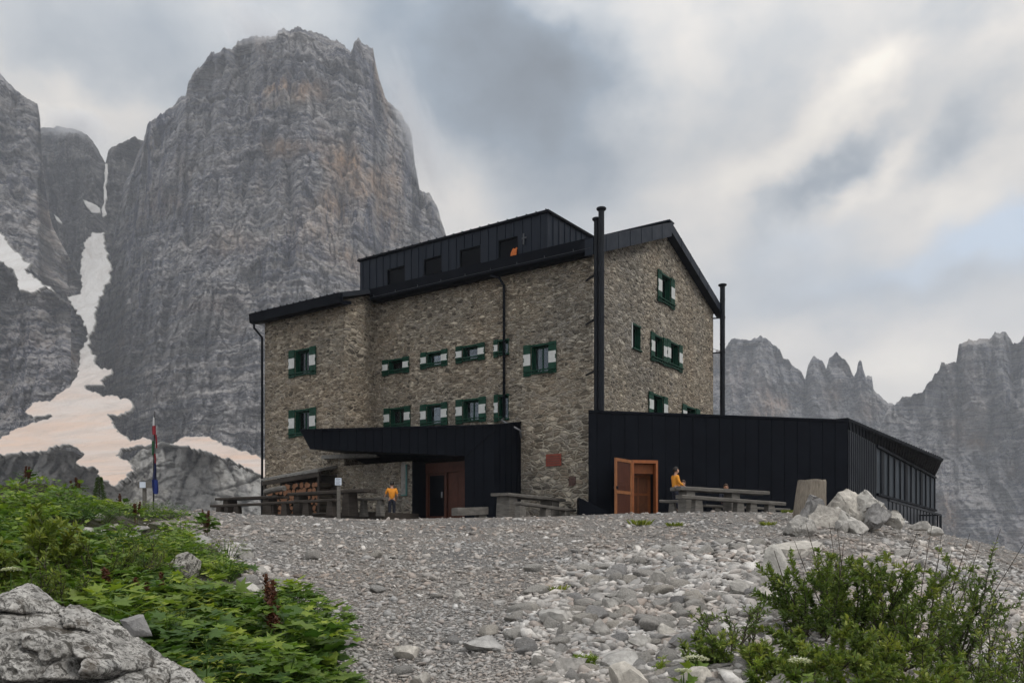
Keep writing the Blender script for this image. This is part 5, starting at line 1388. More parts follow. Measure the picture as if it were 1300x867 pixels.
def slab(label, pts, Y0, Y1, zt, th, mat, seed, tilt=0):
    """flat topped block: outline given as pixel columns at near or far depth"""
    r=np.random.RandomState(seed); ring=[((px-PX0)/F*(Y0+(Y1-Y0)*f),(Y0+(Y1-Y0)*f)) for px,f in pts]
    cx_=sum(p[0] for p in ring)/len(ring); cy_=sum(p[1] for p in ring)/len(ring)
    bm=bmesh.new(); tv=[bm.verts.new((x-cx_,y-cy_,tilt*(y-cy_)+r.normal(0,.012))) for x,y in ring]; bv=[bm.verts.new(((x-cx_)*.93,(y-cy_)*.95,-th)) for x,y in ring]; n=len(ring)
    bm.faces.new(tv); bm.faces.new(bv[::-1])
    for i in range(n): bm.faces.new((tv[i],bv[i],bv[(i+1)%n],tv[(i+1)%n]))
    bmesh.ops.recalc_face_normals(bm,faces=bm.faces)
    bmesh.ops.bevel(bm,geom=list(bm.edges),offset=.05,segments=2,affect='EDGES'); bmesh.ops.triangulate(bm,faces=bm.faces)
    for _ in range(4): 
        le=[e for e in bm.edges if e.calc_length()>.09]
        if le: bmesh.ops.subdivide_edges(bm,edges=le,cuts=1); bmesh.ops.triangulate(bm,faces=bm.faces)
    co_=np.array([v.co[:] for v in bm.verts]); dn=.035*fbm(co_[:,0]*3+seed,co_[:,1]*3,co_[:,2]*5,5,.6)
    for v,d_ in zip(bm.verts,dn): v.co.z+=d_*.6; v.co.x+=d_; v.co.y-=d_
    me=bpy.data.meshes.new('boulder'); bm.to_mesh(me); bm.free(); me.materials.append(M[mat]); o=bpy.data.objects.new('boulder',me); C.objects.link(o); o.location=(cx_,cy_,zt); tag(o,label,'boulder',BG2); return o
gs=G(1005,700); slab('flat topped white slab below the boulder heap',[(966,0),(975,.45),(988,.75),(1004,1),(1030,1.0),(1046,.8),(1043,.3),(1030,.05),(1000,-.1)],gs.y-.9,gs.y+1.6,gs.z+.12,.55,'limestone_pale',4,tilt=.06)
rock('tall slanting white slab half hidden by the right bush',963,1008,690,756,44,'limestone_pale',depth=.7,tilt=-24,cuts=12,keep=.5)
rock('white lichened boulder among the herbs on the left bank',206,249,700,730,51,'lichen_rock',depth=.9)
rock('white stone beside the reddish dock near the path',244,266,678,694,53,'limestone_pale',sub=3)
rock('pale angular stone on the mossy bank at far left',110,130,650,659,55,'limestone_pale',sub=3)
rock('half buried boulder under the big dock leaves',290,322,782,812,57,'limestone',Y=9.0,depth=.9)
rock('flat grey stone lying on the foreground crag',150,193,780,809,61,'limestone',Y=4.35,depth=.4,tilt=29,keep=.5,cuts=12,sink=.0)
EG='flat pale stones along the left edge of the path'
for i,(a,b_,c,d) in enumerate([(252,282,740,752),(272,298,744,757),(298,330,738,750),(318,346,742,752),(322,348,752,764),(350,376,745,757),(262,284,755,768),(300,322,755,765),(376,402,748,758),(300,322,700,709),(280,304,693,701),(282,300,706,714),(318,340,718,727)]):
    rock('flat pale stone lying along the left edge of the path',a,b_,c,d,70+i,'limestone_pale' if i%3 else 'limestone',depth=.9,sub=3,name='edge_stone',cat='stone',group=EG,sink=.5)
BS='pale stones in the bare gap of the left bank'
for i,(a,b_,c,d) in enumerate([(92,118,668,677),(120,140,672,680),(136,152,664,670),(150,176,674,683),(168,190,667,674),(104,124,680,688),(184,204,678,686),(60,80,672,680),(205,222,690,699),(222,240,708,716)]):
    rock('pale stone in the bare gap of the left bank',a,b_,c,d,170+i,'limestone_pale' if i%2 else 'limestone',depth=.9,sub=3,name='bank_stone',cat='stone',group=BS,sink=.4)
SG='large stones on the scree beside the path'
big=[(818,846,722,745,'dark blocky stone, highest of the large scree stones'),(748,779,785,808,'grey wedge stone left of the scree middle'),(764,787,758,773,'grey cube-like stone above the wedge stone'),(684,724,772,793,'cream and tan flat stone at the left edge of the scree'),
 (797,833,806,822,'brown flat stone low in the scree'),(762,816,827,850,'broad white stone near the bottom of the scree'),(774,826,838,885,'large pinkish stone at the bottom edge below the white one'),(696,746,834,854,'long grey stone low at the left of the scree'),(834,858,791,809,'sharp pale stone right of the scree middle'),(850,892,803,826,'long tan slab stone beside the small bush'),
 (925,955,735,757,'dark stone against the twigs of the right bush'),(955,984,742,762,'angular grey stone beside the slanting white slab'),(586,641,808,826,'flat white stone lying alone on the path'),(498,532,818,836,'pale stone low in the middle of the path'),(520,547,852,870,'white stone at the bottom edge of the path'),(575,590,748,762,'upright pale chip on the path'),(610,630,796,806,'small flat stone on the path above the white stone'),(866,905,845,872,'pale stone under the yarrow flowers')]
for i,(a,b_,c,d,l) in enumerate(big):
    rock(l,a,b_,c,d,100+i*3,('limestone_pale' if any(q in l for q in('white','pale','cream')) else 'limestone'),depth=.85,sub=4,name='scree_stone',cat='stone',group=SG,sink=.35,cuts=12)
# ------------------------------------------------------------------ the crag in the left foreground
def crag():
    sk=np.array([(-260,800),(-150,770),(-60,775),(-20,760),(0,754),(21,746),(32,741),(40,740),(48,745),(58,752),(71,763),(83,771),(90,767),(101,767),(116,775),(133,784),(151,791),(168,804),(192,820),(207,832),(226,842),(243,850),(261,866),(290,900),(330,960)],float)
    nu,nv=520,420; Yk=4.9
    u=np.linspace(sk[0,0],sk[-1,0],nu); ys=np.interp(u,sk[:,0],sk[:,1])+1.4*fbm(u/9,.3,2.2,4,.6)
    th=(u-PX0)/F; Zt=(PY0-ys)/F*Yk
    t=np.linspace(0,1,nv); zb=-2.0
    T=t[:,None]; Z=Zt[None,:]+(zb-Zt)[None,:]*T
    run=(Zt[None,:]-Z)*.75+.35*np.sqrt(np.maximum(T,0))*.6
    Y=Yk-run; X=th[None,:]*Yk+0*Z
    # blocks separated by deep cracks
    wx=X+.10*fbm(X*2.2,Z*2.2,1.1,4); wz=Z+.10*fbm(X*2.2,Z*2.2,7.1,4)
    e,idv=vor(wx*2.3+wz*.9,wz*2.7-wx*.5,3)
    e2,id2=vor(wx*6,wz*6.5,9)
    dsp=.30*np.minimum(e/.30,1)**.6+.20*(idv-.5)+.05*np.minimum(e2/.22,1)+.03*id2+.05*fbm(X*3.3,Y*3.3,Z*3.3,6,.6)+.012*fbm(X*25,Y*25,Z*25,3,.6)
    fade=sstep(0,.10,T)
    Y=Y-dsp*fade; Z=Z+.10*dsp*fade
    fr=np.stack([X,Y,Z],-1)
    nb=40; tb=np.linspace(0,1,nb)[1:][:,None]
    Zb=Zt[None,:]+(zb-Zt)[None,:]*tb; Yb=Yk+(Zt[None,:]-Zb)*.5+.07*fbm(np.broadcast_to(X[0]*4,Zb.shape),Zb*4,2.2,4); Xb=np.broadcast_to(X[0][None,:],Zb.shape)
    bk=np.stack([Xb,Yb,Zb],-1)[::-1]
    V=np.concatenate([bk,fr],0); nr=V.shape[0]; V=V.reshape(-1,3)
    i=np.arange(nr-1)[:,None]; j=np.arange(nu-1)[None,:]
    Q=np.stack([i*nu+j,(i+1)*nu+j,(i+1)*nu+j+1,i*nu+j+1],-1).reshape(-1,4)
    o=np_mesh('rock_outcrop',V,Q,M['lichen_rock'],smooth=True)
    return tag(o,'cracked white lichened rock outcrop filling the lower left corner','rock')
crag()
# ------------------------------------------------------------------ individual loose stones, then the gravel
rs=np.random.RandomState(11)
def scree_density(px,py):
    poly=np.array([(655,765),(720,722),(800,700),(880,690),(965,686),(970,720),(985,760),(1010,867),(1010,900),(640,900),(690,850),(640,800)],float)
    a=inpoly(px,py,poly)*1.0
    poly2=np.array([(1080,690),(1200,690),(1330,735),(1330,900),(1150,900),(1120,760)],float); a=np.maximum(a,inpoly(px,py,poly2)*.8)
    poly3=np.array([(262,700),(300,690),(345,715),(380,745),(430,775),(470,850),(440,867),(400,790),(330,760),(280,735)],float); a=np.maximum(a,inpoly(px,py,poly3)*.5)
    return a
templ=[]
for i in range(16):
    V,Fc=rock_verts(3 if i<8 else 2,200+i,13,.4,.03,dims=(1,rs.uniform(.6,.95),rs.uniform(.35,.7)))
    V=V*np.array([1,rs.uniform(.6,.95),rs.uniform(.38,.72)]); templ.append((V,Fc))
cand_px=rs.uniform(200,1320,9000); cand_py=670+230*rs.power(1.25,9000)
dn=scree_density(cand_px,cand_py); keep=rs.uniform(size=9000)<np.where(dn>0,dn,.04)
cand_px,cand_py=cand_px[keep],cand_py[keep]
GP=Gray(cand_px,cand_py); okm=~np.isnan(GP[:,0]); GP=GP[okm]; cand=np.stack([cand_px[okm],cand_py[okm]],1)
bank=inpoly(GP[:,0],GP[:,1],BANK); GP=GP[~bank]; cand=cand[~bank]
size=np.exp(rs.normal(math.log(.07),.42,len(GP)))*np.clip(GP[:,1]/11,.6,1.5)
order=np.argsort(-size/GP[:,1])[:285]
protos=[]
for i,(V,Fc) in enumerate(templ[:10]):
    me_o=np_mesh('loose_stone',V,Fc,M['scree_rock'],smooth=False); protos.append(me_o)
placed=[]
for n,i in enumerate(order):
    k=n%10; o=protos[k] if n<10 else protos[k].copy()
    if n>=10: C.objects.link(o)
    s=min(size[i],.22); o.location=(GP[i,0],GP[i,1],GP[i,2]+s*.22); o.scale=(s,s,s); o.rotation_euler=(rs.uniform(-.4,.4),rs.uniform(-.4,.4),rs.uniform(0,6.28))
    tag(o,'angular grey limestone chunk lying loose on the scree','stone','loose chunks strewn over the scree')
def chips():
    """gravel: tens of thousands of chips, nobody could count them"""
    N=62000
    px=rs.uniform(160,1340,N); py=646+240*rs.power(1.15,N)
    g=Gray(px,py); ok=~np.isnan(g[:,0]); px,py,g=px[ok],py[ok],g[ok]
    soil=inpoly(g[:,0],g[:,1],BANK); patch=(fbm(g[:,0]/1.5,g[:,1]/1.5,3.3,3)>-.05)
    dn=scree_density(px,py)
    k=(~soil)|(rs.uniform(size=len(px))<.05)
    g,dn=g[k],dn[k]
    n=len(g)
    s=np.exp(rs.normal(math.log(.0145),.5,n))*np.clip(g[:,1]/11,.75,2.2)
    s=np.where(rs.uniform(size=n)<dn*.55, np.exp(rs.normal(math.log(.048),.4,n))*np.clip(g[:,1]/11,.7,1.4), s); s=np.minimum(s,.12)
    tint=np.clip(rs.beta(2.4,2.0,n)+.12*(s>.03),0,1); pth=(dn<=0)&(rs.uniform(size=n)<.10); s=np.where(pth,np.exp(rs.normal(math.log(.034),.35,n))*np.clip(g[:,1]/11,.7,1.5),s); s=np.minimum(s,.12); tint=np.where((dn<=0)&(rs.uniform(size=n)<.55),np.minimum(tint,.72+.08*rs.uniform(size=n)),tint)
    low=[rock_verts(1,300+i,9,.35,0) for i in range(10)]
    Vs=[];Fs=[];Ts=[];base=0
    for q in range(10):
        m=np.arange(n)%10==q; c=g[m]; ss=s[m]; tt=tint[m]; kq=len(c)
        V,Fc=low[q]; V=V*np.array([1,.8,.5])
        a=rs.uniform(0,6.28,kq); b=rs.normal(0,.35,kq); sx=rs.uniform(.8,1.3,kq); sz=rs.uniform(.6,1.2,kq)
        X=V[None,:,0]*sx[:,None]; Y=np.broadcast_to(V[None,:,1],X.shape); Z=V[None,:,2]*sz[:,None]
        Z2=Z*np.cos(b)[:,None]+X*np.sin(b)[:,None]; X2=X*np.cos(b)[:,None]-Z*np.sin(b)[:,None]
        X3=X2*np.cos(a)[:,None]-Y*np.sin(a)[:,None]; Y3=X2*np.sin(a)[:,None]+Y*np.cos(a)[:,None]
        W_=np.stack([X3,Y3,Z2],-1)*ss[:,None,None]+c[:,None,:]+np.array([0,0,1])*ss[:,None,None]*.2
        Vs.append(W_.reshape(-1,3)); Fs.append((Fc[None]+ (np.arange(kq)*len(V))[:,None,None]+base).reshape(-1,3)); Ts.append(np.repeat(tt,len(V))); base+=kq*len(V)
    o=np_mesh('gravel_chips',np.vstack(Vs),np.vstack(Fs),M['chips'],attr=np.concatenate(Ts))
    tag(o,'loose pale grey stone chips covering the slope and scree','gravel',kind='stuff')
chips()
# ------------------------------------------------------------------ plants
pr=np.random.RandomState(21)
def T_ellipse(w=.32, fold=.12):
    V=np.array([(0,0,0),(.3,w*.9/2,fold*.6),(.3,-w*.9/2,fold*.6),(.3,0,0),(.68,w*.8/2,fold*.4),(.68,-w*.8/2,fold*.4),(.68,0,-.03),(1,0,-.13)],float)
    Fq=np.array([(0,3,1,0),(0,2,3,0),(3,6,4,1),(2,5,6,3),(6,7,4,6),(5,7,6,5)]); return V,[Fq[2:4],np.array([(0,3,1),(0,2,3),(6,7,4),(5,7,6)])]
def T_lobed(n=5):
    ang=np.linspace(-2.1,2.1,n*2+1); V=[(0,0,0)]; 
    for i,a in enumerate(ang):
        r=(.62+.38*math.cos(a/2.1*1.2)) if i%2 else .36+.1*math.cos(a/2)
        V.append((.28+r*math.cos(a)*.72,r*math.sin(a)*.72,-.10*r+.06*(i%2)))
    V.append((.28,0,.04)); c=len(V)-1
    Fq=[(c,i,i+1) for i in range(1,len(ang))]+[(0,1,c),(0,c,len(ang))]
    return np.array(V,float),[np.array(Fq)]
def T_big():
    V=[];Fq=[]; xs=[0,.12,.3,.5,.72,.9,1.0]; ws=[.02,.26,.36,.35,.26,.13,.0]
    for i,(x,w) in enumerate(zip(xs,ws)):
        wav=.05*(-1)**i
        V+= [(x,w,.07+wav-.22*x*x),(x,w*.5,.035-.22*x*x),(x,0,-.22*x*x),(x,-w*.5,.035-.22*x*x),(x,-w,.07-wav-.22*x*x)]
    for i in range(len(xs)-1):
        for k in range(4): Fq.append((i*5+k,(i+1)*5+k,(i+1)*5+k+1,i*5+k+1))
    return np.array(V,float),[np.array(Fq)[:,::-1]]
TPL=dict(willow=T_ellipse(.36),narrow=T_ellipse(.2),lobed=T_lobed(5),lobed3=T_lobed(3),big=T_big(),seed=T_ellipse(.6,.3))
def leaves(tpl, pos, axis, size, tint, up=None, flop=.5, rng=pr):
    """place a leaf template at every point; axis = where the leaf points"""
    V,Fl=TPL[tpl]; n=len(pos); axis=axis/np.maximum(np.linalg.norm(axis,axis=1),1e-6)[:,None]
    u=np.tile(np.array([0,0,1.]),(n,1)) if up is None else up
    u=u+rng.normal(0,flop,(n,3)); s=np.cross(u,axis); s/=np.maximum(np.linalg.norm(s,axis=1),1e-6)[:,None]; u=np.cross(axis,s)
    W_=(V[None,:,0,None]*axis[:,None,:]+V[None,:,1,None]*s[:,None,:]+V[None,:,2,None]*u[:,None,:])*size[:,None,None]+pos[:,None,:]
    k=len(V); off=(np.arange(n)*k)[:,None,None]
    return W_.reshape(-1,3),[(f[None]+off).reshape(-1,f.shape[1]) for f in Fl],np.repeat(tint,k)
def merge(parts):
    Vs,Fs,Ts=[],{},[]; b=0
    for V,Fl,T_ in parts:
        for f in Fl: Fs.setdefault(f.shape[1],[]).append(f+b)
        Vs.append(V);Ts.append(T_);b+=len(V)
    return np.vstack(Vs),[np.vstack(v) for v in Fs.values()],np.concatenate(Ts)
def foliage(name, parts, mat, parent): 
    V,Fl,T_=merge(parts); return np_mesh(name,V,Fl,M[mat],parent,attr=T_)
def shrub(label, base, h, spread, nstem, nleaf, lean=(0,0), leaf=.05, mat='willow_leaf', tpl='willow', seed=0, bare=.15, group=None, tint=(.1,.75), name='willow_shrub', flat=1.0, thick=.012, sticks=0):
    r=np.random.RandomState(seed); e=empty(name,base); tag(e,label,'shrub',group)
    sb=MB(); P_,A_,U_=[],[],[]
    twigs=[]
    for i in range(nstem):
        az=2*math.pi*i/nstem+r.uniform(-.5,.5); out=spread*math.sqrt(r.uniform(.05,1)); hh=h*r.uniform(.6,1.05)*(1-.35*(out/spread)**2)
        e0=V3((r.uniform(-.08,.08),r.uniform(-.08,.08),-.1)); e1=V3((math.cos(az)*out+lean[0]*hh,math.sin(az)*out*flat+lean[1]*hh,hh))
        mid=e0.lerp(e1,.5)+V3((math.cos(az)*out*.18,math.sin(az)*out*.18,-hh*.06)); 
        pts=[]
        for k in range(9):
            t=k/8; p=e0*(1-t)**2+mid*2*t*(1-t)+e1*t*t; p+=V3(r.normal(0,.012*h,3)); pts.append(p)
        sb.tube(pts,[thick*(1-.8*k/8) for k in range(9)],5); twigs.append((pts,.25))
        for j in range(r.randint(4,8)):
            k=r.randint(2,8); p=pts[k]; d=(pts[min(k+1,8)]-pts[k-1]).normalized(); q=(d*.75+V3(r.normal(0,.55,3))).normalized(); q.z=abs(q.z)*.8+.15; L=h*r.uniform(.14,.34)
            tp=[p+q*L*m/4+V3(r.normal(0,.01*h,3))+V3((0,0,.06*L*(m/4)**2)) for m in range(5)]
            sb.tube(tp,[thick*.42*(1-.7*m/4) for m in range(5)],4); twigs.append((tp,0.0))
    for i in range(sticks):
        a=r.uniform(0,6.28); o_=spread*r.uniform(.2,.95); p0=V3((math.cos(a)*o_*.5,math.sin(a)*o_*.5,h*.25)); p1=V3((math.cos(a)*o_+lean[0]*h+r.normal(0,.05),math.sin(a)*o_,h*r.uniform(.85,1.12)))
        sb.tube([p0,p0.lerp(p1,.5)+V3(r.normal(0,.015,3)),p1],[.008,.005,.0025],4)
    sb.build('stem', M['bark'], e)
    w=np.array([sum((t[0][i+1]-t[0][i]).length for i in range(len(t[0])-1))*(.7 if t[1] else 1.0) for t in twigs]); w/=w.sum()
    ch=r.choice(len(twigs),nleaf,p=w)
    pos=np.zeros((nleaf,3)); ax=np.zeros((nleaf,3))
    for n in range(nleaf):
        tp,lowcut=twigs[ch[n]]; m=len(tp)-1; t=lowcut+(1-lowcut)*r.uniform()**.8
        if t>1-bare*r.uniform(): t*=.9
        k=min(int(t*m),m-1); f=t*m-k; p=tp[k].lerp(tp[k+1],f); d=(tp[k+1]-tp[k]).normalized()
        a=V3(r.normal(0,1,3)); a=(a-d*a.dot(d)).normalized(); pos[n]=p; ax[n]=d*.55+a*.8+V3((0,0,.15))
    sz=leaf*r.uniform(.55,1.15,nleaf)
    clump=fbm(pos[:,0]/(.25*h),pos[:,1]/(.25*h),pos[:,2]/(.25*h)+seed,3); hi=pos[:,2]/h
    ti=np.clip(tint[0]+(tint[1]-tint[0])*(.35*hi+.35+.6*clump)+r.normal(0,.12,nleaf),0,1)
    foliage('foliage',[leaves(tpl,pos,ax,sz,ti,flop=.6,rng=r)],mat,e)
    return e
def at(px,py,Y=None):
    if Y is None: g=G(px,py); return g
    x=(px-PX0)/F*Y; return V3((x,Y,Hf(x,Y)))
WG='willow bushes in the right foreground'
# right foreground: bases below the frame edge, at 6 to 8 metres
def bush(label,px,ptop,Y,spread_px,nstem,nleaf,seed,**kw):
    b=at(px,0,Y); top=(PY0-ptop)/F*Y; h=top-b.z; return shrub(label,b,h,spread_px/F*Y,nstem,nleaf,seed=seed,group=WG,**kw)
bush('broad leafy willow at the centre of the right foreground',1085,672,8.2,105,17,7000,31,sticks=6,bare=.35,leaf=.058)
bush('tall willow with bare twigs above its crown at the far right',1190,668,8.6,80,15,4800,33,sticks=6,leaf=.055,lean=(.22,0),bare=.45)
bush('dense willow on the left flank of the right bushes',1040,700,7.8,66,13,5000,35,sticks=4,leaf=.055,lean=(-.05,0))
bush('willow leaning out over the scree at the right border',1245,700,8.0,60,10,2000,37,leaf=.05,lean=(.25,0),bare=.4)
bush('thin small willow with sparse twigs in front of the slanting slab',935,742,7.2,48,8,800,39,leaf=.045,lean=(-.15,0),bare=.5)
bush('low bushy willow at the bottom right corner',1255,800,6.6,95,14,3600,41,leaf=.055)
bush('low bright willow at the bottom edge below the central one',1110,795,6.3,110,18,4600,43,leaf=.06,tint=(.3,.95))
bush('low willow beside the yarrow at the bottom edge',985,812,6.4,70,14,2800,45,leaf=.058,tint=(.3,.95))
for i,(px,pt_,Y,sp_,n_,l) in enumerate([(905,800,6.6,55,1500,'low sprawling willow at the left end of the right bushes'),(1050,772,6.9,95,3400,'rounded low willow before the dense left flank'),(1165,782,6.9,95,3600,'rounded low willow before the tall twiggy one'),(1040,828,5.9,110,3000,'lowest willow at the bottom edge under the left flank'),(1180,835,5.9,110,3000,'lowest willow at the bottom edge under the tall one'),(1275,745,7.4,60,1800,'small willow growing at the right border above the corner'),(1130,715,7.7,85,4200,'leafy willow filling the gap between the central and tall ones')]):
    bush(l,px,pt_,Y,sp_,12,n_,90+i,leaf=.056,tint=(.2,.85))
# ------------------------------------------------------------------ left bank
def herb(label,base,r_,h,n,leaf,seed,tpl='lobed',mat='herb_leaf',group=None,tint=(.2,.9),name='leafy_herb'):
    r=np.random.RandomState(seed); e=empty(name,base); tag(e,label,'plant',group)
    a=r.uniform(0,6.28,n); d=r_*np.sqrt(r.uniform(0,1,n)); z=h*(1-.65*(d/r_)**2)*r.uniform(.45,1.05,n)
    pos=np.stack([np.cos(a)*d,np.sin(a)*d,z],1)
    a2=a+r.normal(0,.8,n)
    ax=np.stack([np.cos(a2),np.sin(a2),r.uniform(-.25,.45,n)],1)
    ti=np.clip(tint[0]+(tint[1]-tint[0])*(z/h)*.9+r.normal(0,.15,n),0,1)
    foliage('foliage',[leaves(tpl,pos,ax,leaf*r.uniform(.6,1.2,n),ti,flop=.3,rng=r)],mat,e)
    sb=MB(); 
    for i in range(min(n,26)): sb.tube([(pos[i,0]*.3,pos[i,1]*.3,-.05),(pos[i,0]*.7,pos[i,1]*.7,z[i]*.6),tuple(pos[i])],[.005,.004,.003],4,caps=False)
    sb.build('stem', M['herb_leaf'], e)
    return e
def dock(label,base,h,seed,nl=9,leaf=.2,spikes=2,group='reddish dock plants on the left bank'):
    r=np.random.RandomState(seed); e=empty('dock_plant',base); tag(e,label,'plant',group)
    a=np.linspace(0,6.28,nl,endpoint=False)+r.uniform(-.4,.4,nl); z=h*r.uniform(.2,.72,nl); d=leaf*r.uniform(.1,.75,nl)
    pos=np.stack([np.cos(a)*d,np.sin(a)*d,z],1); ax=np.stack([np.cos(a),np.sin(a),r.uniform(-.1,.75,nl)],1)
    foliage('foliage',[leaves('big',pos,ax,leaf*r.uniform(.7,1.2,nl),np.clip(r.normal(.5,.25,nl),0,1),flop=.25,rng=r)],'dock_leaf',e)
    for s in range(spikes):
        x,y=r.normal(0,.05,2); hh=h*r.uniform(.8,1.05); b=MB(); b.tube([(x*.4,y*.4,0),(x,y,hh*.6),(x*1.3,y*1.3,hh)],[.006,.005,.003],5); b.build('stalk', M['seed_stalk'] if 'seed_stalk' in M else simple('seed_stalk',(.10,.06,.03),.8), e)
        n=230; t=r.uniform(.42,1,n); w=.035*h*(1.15-t)*2.2+.008
        p=np.stack([x*(.4+.9*t)+r.normal(0,1,n)*w*.5,y*(.4+.9*t)+r.normal(0,1,n)*w*.5,hh*t],1)
        foliage('seed_head',[leaves('seed',p,r.normal(0,1,(n,3))+np.array([0,0,.6]),np.full(n,.026*max(1,h/.5)),np.clip(r.normal(.45,.3,n),0,1),rng=r)],'seed_head',e)
    return e
def umbel(label,base,h,seed,rad=.07,heads=1):
    r=np.random.RandomState(seed); e=empty('umbel_flower',base); tag(e,label,'flower')
    for q in range(heads):
        x,y=(r.normal(0,.10,2) if heads>1 else (0,0)); hh=h*(1-.18*q)
        b=MB(); b.tube([(x*.2,y*.2,-.05),(x*.8,y*.8,hh*.6),(x,y,hh)],[.007,.006,.004],5); b.build('stalk', M['herb_leaf'], e)
        n=190; a=r.uniform(0,6.28,n); d=rad*np.sqrt(r.uniform(0,1,n)); p=np.stack([x+np.cos(a)*d,y+np.sin(a)*d,hh+.03-.25*d*d/rad+r.normal(0,.004,n)],1)
        foliage('flower_head',[leaves('seed',p,np.stack([np.cos(a),np.sin(a),np.full(n,.5)],1),np.full(n,.017),r.uniform(0,1,n),flop=.2,rng=r)],'umbel',e)
    n=14; a=r.uniform(0,6.28,n); p=np.stack([np.cos(a)*.03,np.sin(a)*.03,h*r.uniform(.1,.75,n)],1)
    foliage('foliage',[leaves('lobed3',p,np.stack([np.cos(a),np.sin(a),np.full(n,.3)],1),np.full(n,.1),r.uniform(.2,.8,n),rng=r)],'herb_leaf',e)
    return e
b=at(14,735,5.6); umbel('creamy umbel flower at the left edge above the outcrop',b,(PY0-727)/F*5.6-b.z,3,.055)
b=at(883,0,6.3); umbel('creamy yarrow head left of the right bushes',b,(PY0-838)/F*6.3-b.z,5,.095)
b=at(1015,0,5.6); umbel('smaller creamy flower head at the bottom of the right bushes',b,(PY0-842)/F*5.6-b.z,7,.07)
b=at(868,0,6.0); umbel('greenish young umbel beside the yarrow at the bottom edge',b,(PY0-855)/F*6.0-b.z,9,.055)
# small upright shoots at the bottom edge
SH='upright leafy shoots at the bottom edge'
for i,(px,pt,Y,n_,l) in enumerate([(745,836,7.0,9,'clump of bright green shoots at the bottom edge of the scree'),(838,832,6.6,3,'slender shoot left of the yarrow'),(890,815,6.6,3,'slender shoot just above the yarrow'),(960,830,6.2,4,'narrow leaved shoot in front of the low willow')]):
    b=at(px,0,Y); h=(PY0-pt)/F*Y-b.z; shrub(l,b,max(h,.15),.16 if n_>5 else .07,n_,70*n_,leaf=.05,tpl='narrow',mat='herb_leaf',seed=60+i,group=SH,name='leafy_shoot',bare=0,thick=.006,tint=(.35,1))
# willow at the left border and the fine leaved shrub on the bank
LG='shrubs on the left bank'
def lbush(label,px,ptop,pfoot,spread_px,nstem,nleaf,seed,Y=None,**kw):
    b=at(px,pfoot,Y); Yb=b.y; h=max((PY0-ptop)/F*Yb-b.z,.2); return shrub(label,b,h,spread_px/F*Yb,nstem,nleaf,seed=seed,group=LG,**kw)
lbush('yellow green willow at the left border',30,640,760,75,17,5200,71,Y=8.0,leaf=.09,mat='yellow_leaf',tint=(0,.7))
lbush('fine leaved heathy shrub in the middle of the left bank',120,676,770,70,22,4600,73,Y=8.6,leaf=.032,bare=.2,tint=(.15,.85))
lbush('second fine leaved shrub right of the first, with dark twigs',178,682,765,48,16,2600,75,Y=9.2,leaf=.032,bare=.35,tint=(.15,.85))
lbush('dark green shrub low beside the outcrop top',70,700,800,50,14,2400,77,Y=7.0,leaf=.05,tint=(.1,.8))
# herbs over the bank
HG='leafy herbs on the left bank'
CLEAR=[(185,262,718,765),(250,352,738,785),(238,280,682,712),(55,215,664,692),(285,325,800,830)]
hb=[]
hr=np.random.RandomState(5)
cx=hr.uniform(-30,470,1500); cy=hr.uniform(640,940,1500); gp=Gray(cx,cy); ok=~np.isnan(gp[:,0]); gp=gp[ok]; cp=np.stack([cx[ok],cy[ok]],1)
inb=inpoly(gp[:,0],gp[:,1],BANK); gp=gp[inb]; cp=cp[inb]; sel=[]
for i in range(len(gp)):
    mind=.30*max(1,gp[i,1]/11)
    if gp[i,1]<5.2: continue
    if any(a<cp[i,0]<b and c<cp[i,1]<d for a,b,c,d in CLEAR): continue
    if all((gp[i,0]-gp[j,0])**2+(gp[i,1]-gp[j,1])**2>mind**2 for j in sel): sel.append(i)
    if len(sel)>=165: break
for q,i in enumerate(sel):
    p=V3(gp[i]); r_=.26*max(1,p.y/11); near=p.y<10
    k=int(hr.choice(5,p=[.26,.2,.22,.2,.12])); tone=float(fbm(np.array([p.x/1.6]),np.array([p.y/1.6]),2.2,3)[0])
    lo_=np.clip(.12+.5*tone,0,.4); hi_=np.clip(.8+.5*tone,.45,1)
    herb('green leafy herb among its like on the left bank',p,r_*1.25,hr.uniform(.14,.40)*(1.15 if near else 1),int((105,140,170,85,200)[k]*(1 if near else 1.05)),(.105,.08,.075,.12,.055)[k]*(1.4 if near else 1),1000+q,tpl=('lobed','lobed3','willow','lobed','narrow')[k],group=HG,tint=(lo_,hi_),mat=('herb_leaf','herb_leaf','dock_leaf','dock_leaf','yellow_leaf')[k])
def ground_cover():
    n=30000; px=hr.uniform(-60,480,n); py=600+340*hr.power(1.2,n); g=Gray(px,py); ok=~np.isnan(g[:,0])
    for a_,b_,c_,d_ in CLEAR: ok&=~((px>a_)&(px<b_)&(py>c_)&(py<d_)&(hr.uniform(size=n)<.9))
    g=g[ok]; k=inpoly(g[:,0],g[:,1],BANK)
    k&=~((fbm(g[:,0]/.9,g[:,1]/.9,6.6,3)>.30)&(g[:,1]>14)); g=g[k]; n=len(g)
    a=hr.uniform(0,6.28,n); ax=np.stack([np.cos(a),np.sin(a),hr.uniform(0,.8,n)],1); g[:,2]+=hr.uniform(.0,.14,n)
    s=hr.uniform(.035,.085,n)*np.clip(g[:,1]/9,.8,2.0)
    parts=[]
    for t,m in (('lobed3',np.arange(n)%3==0),('willow',np.arange(n)%3==1),('lobed',np.arange(n)%3==2)): parts.append(leaves(t,g[m],ax[m],s[m],np.clip(hr.normal(.42,.25,m.sum()),0,1),flop=.4,rng=hr))
    o=foliage('ground_cover',parts,'herb_leaf',None); tag(o,'low green leaf carpet covering the left bank','ground cover',kind='stuff')
ground_cover()
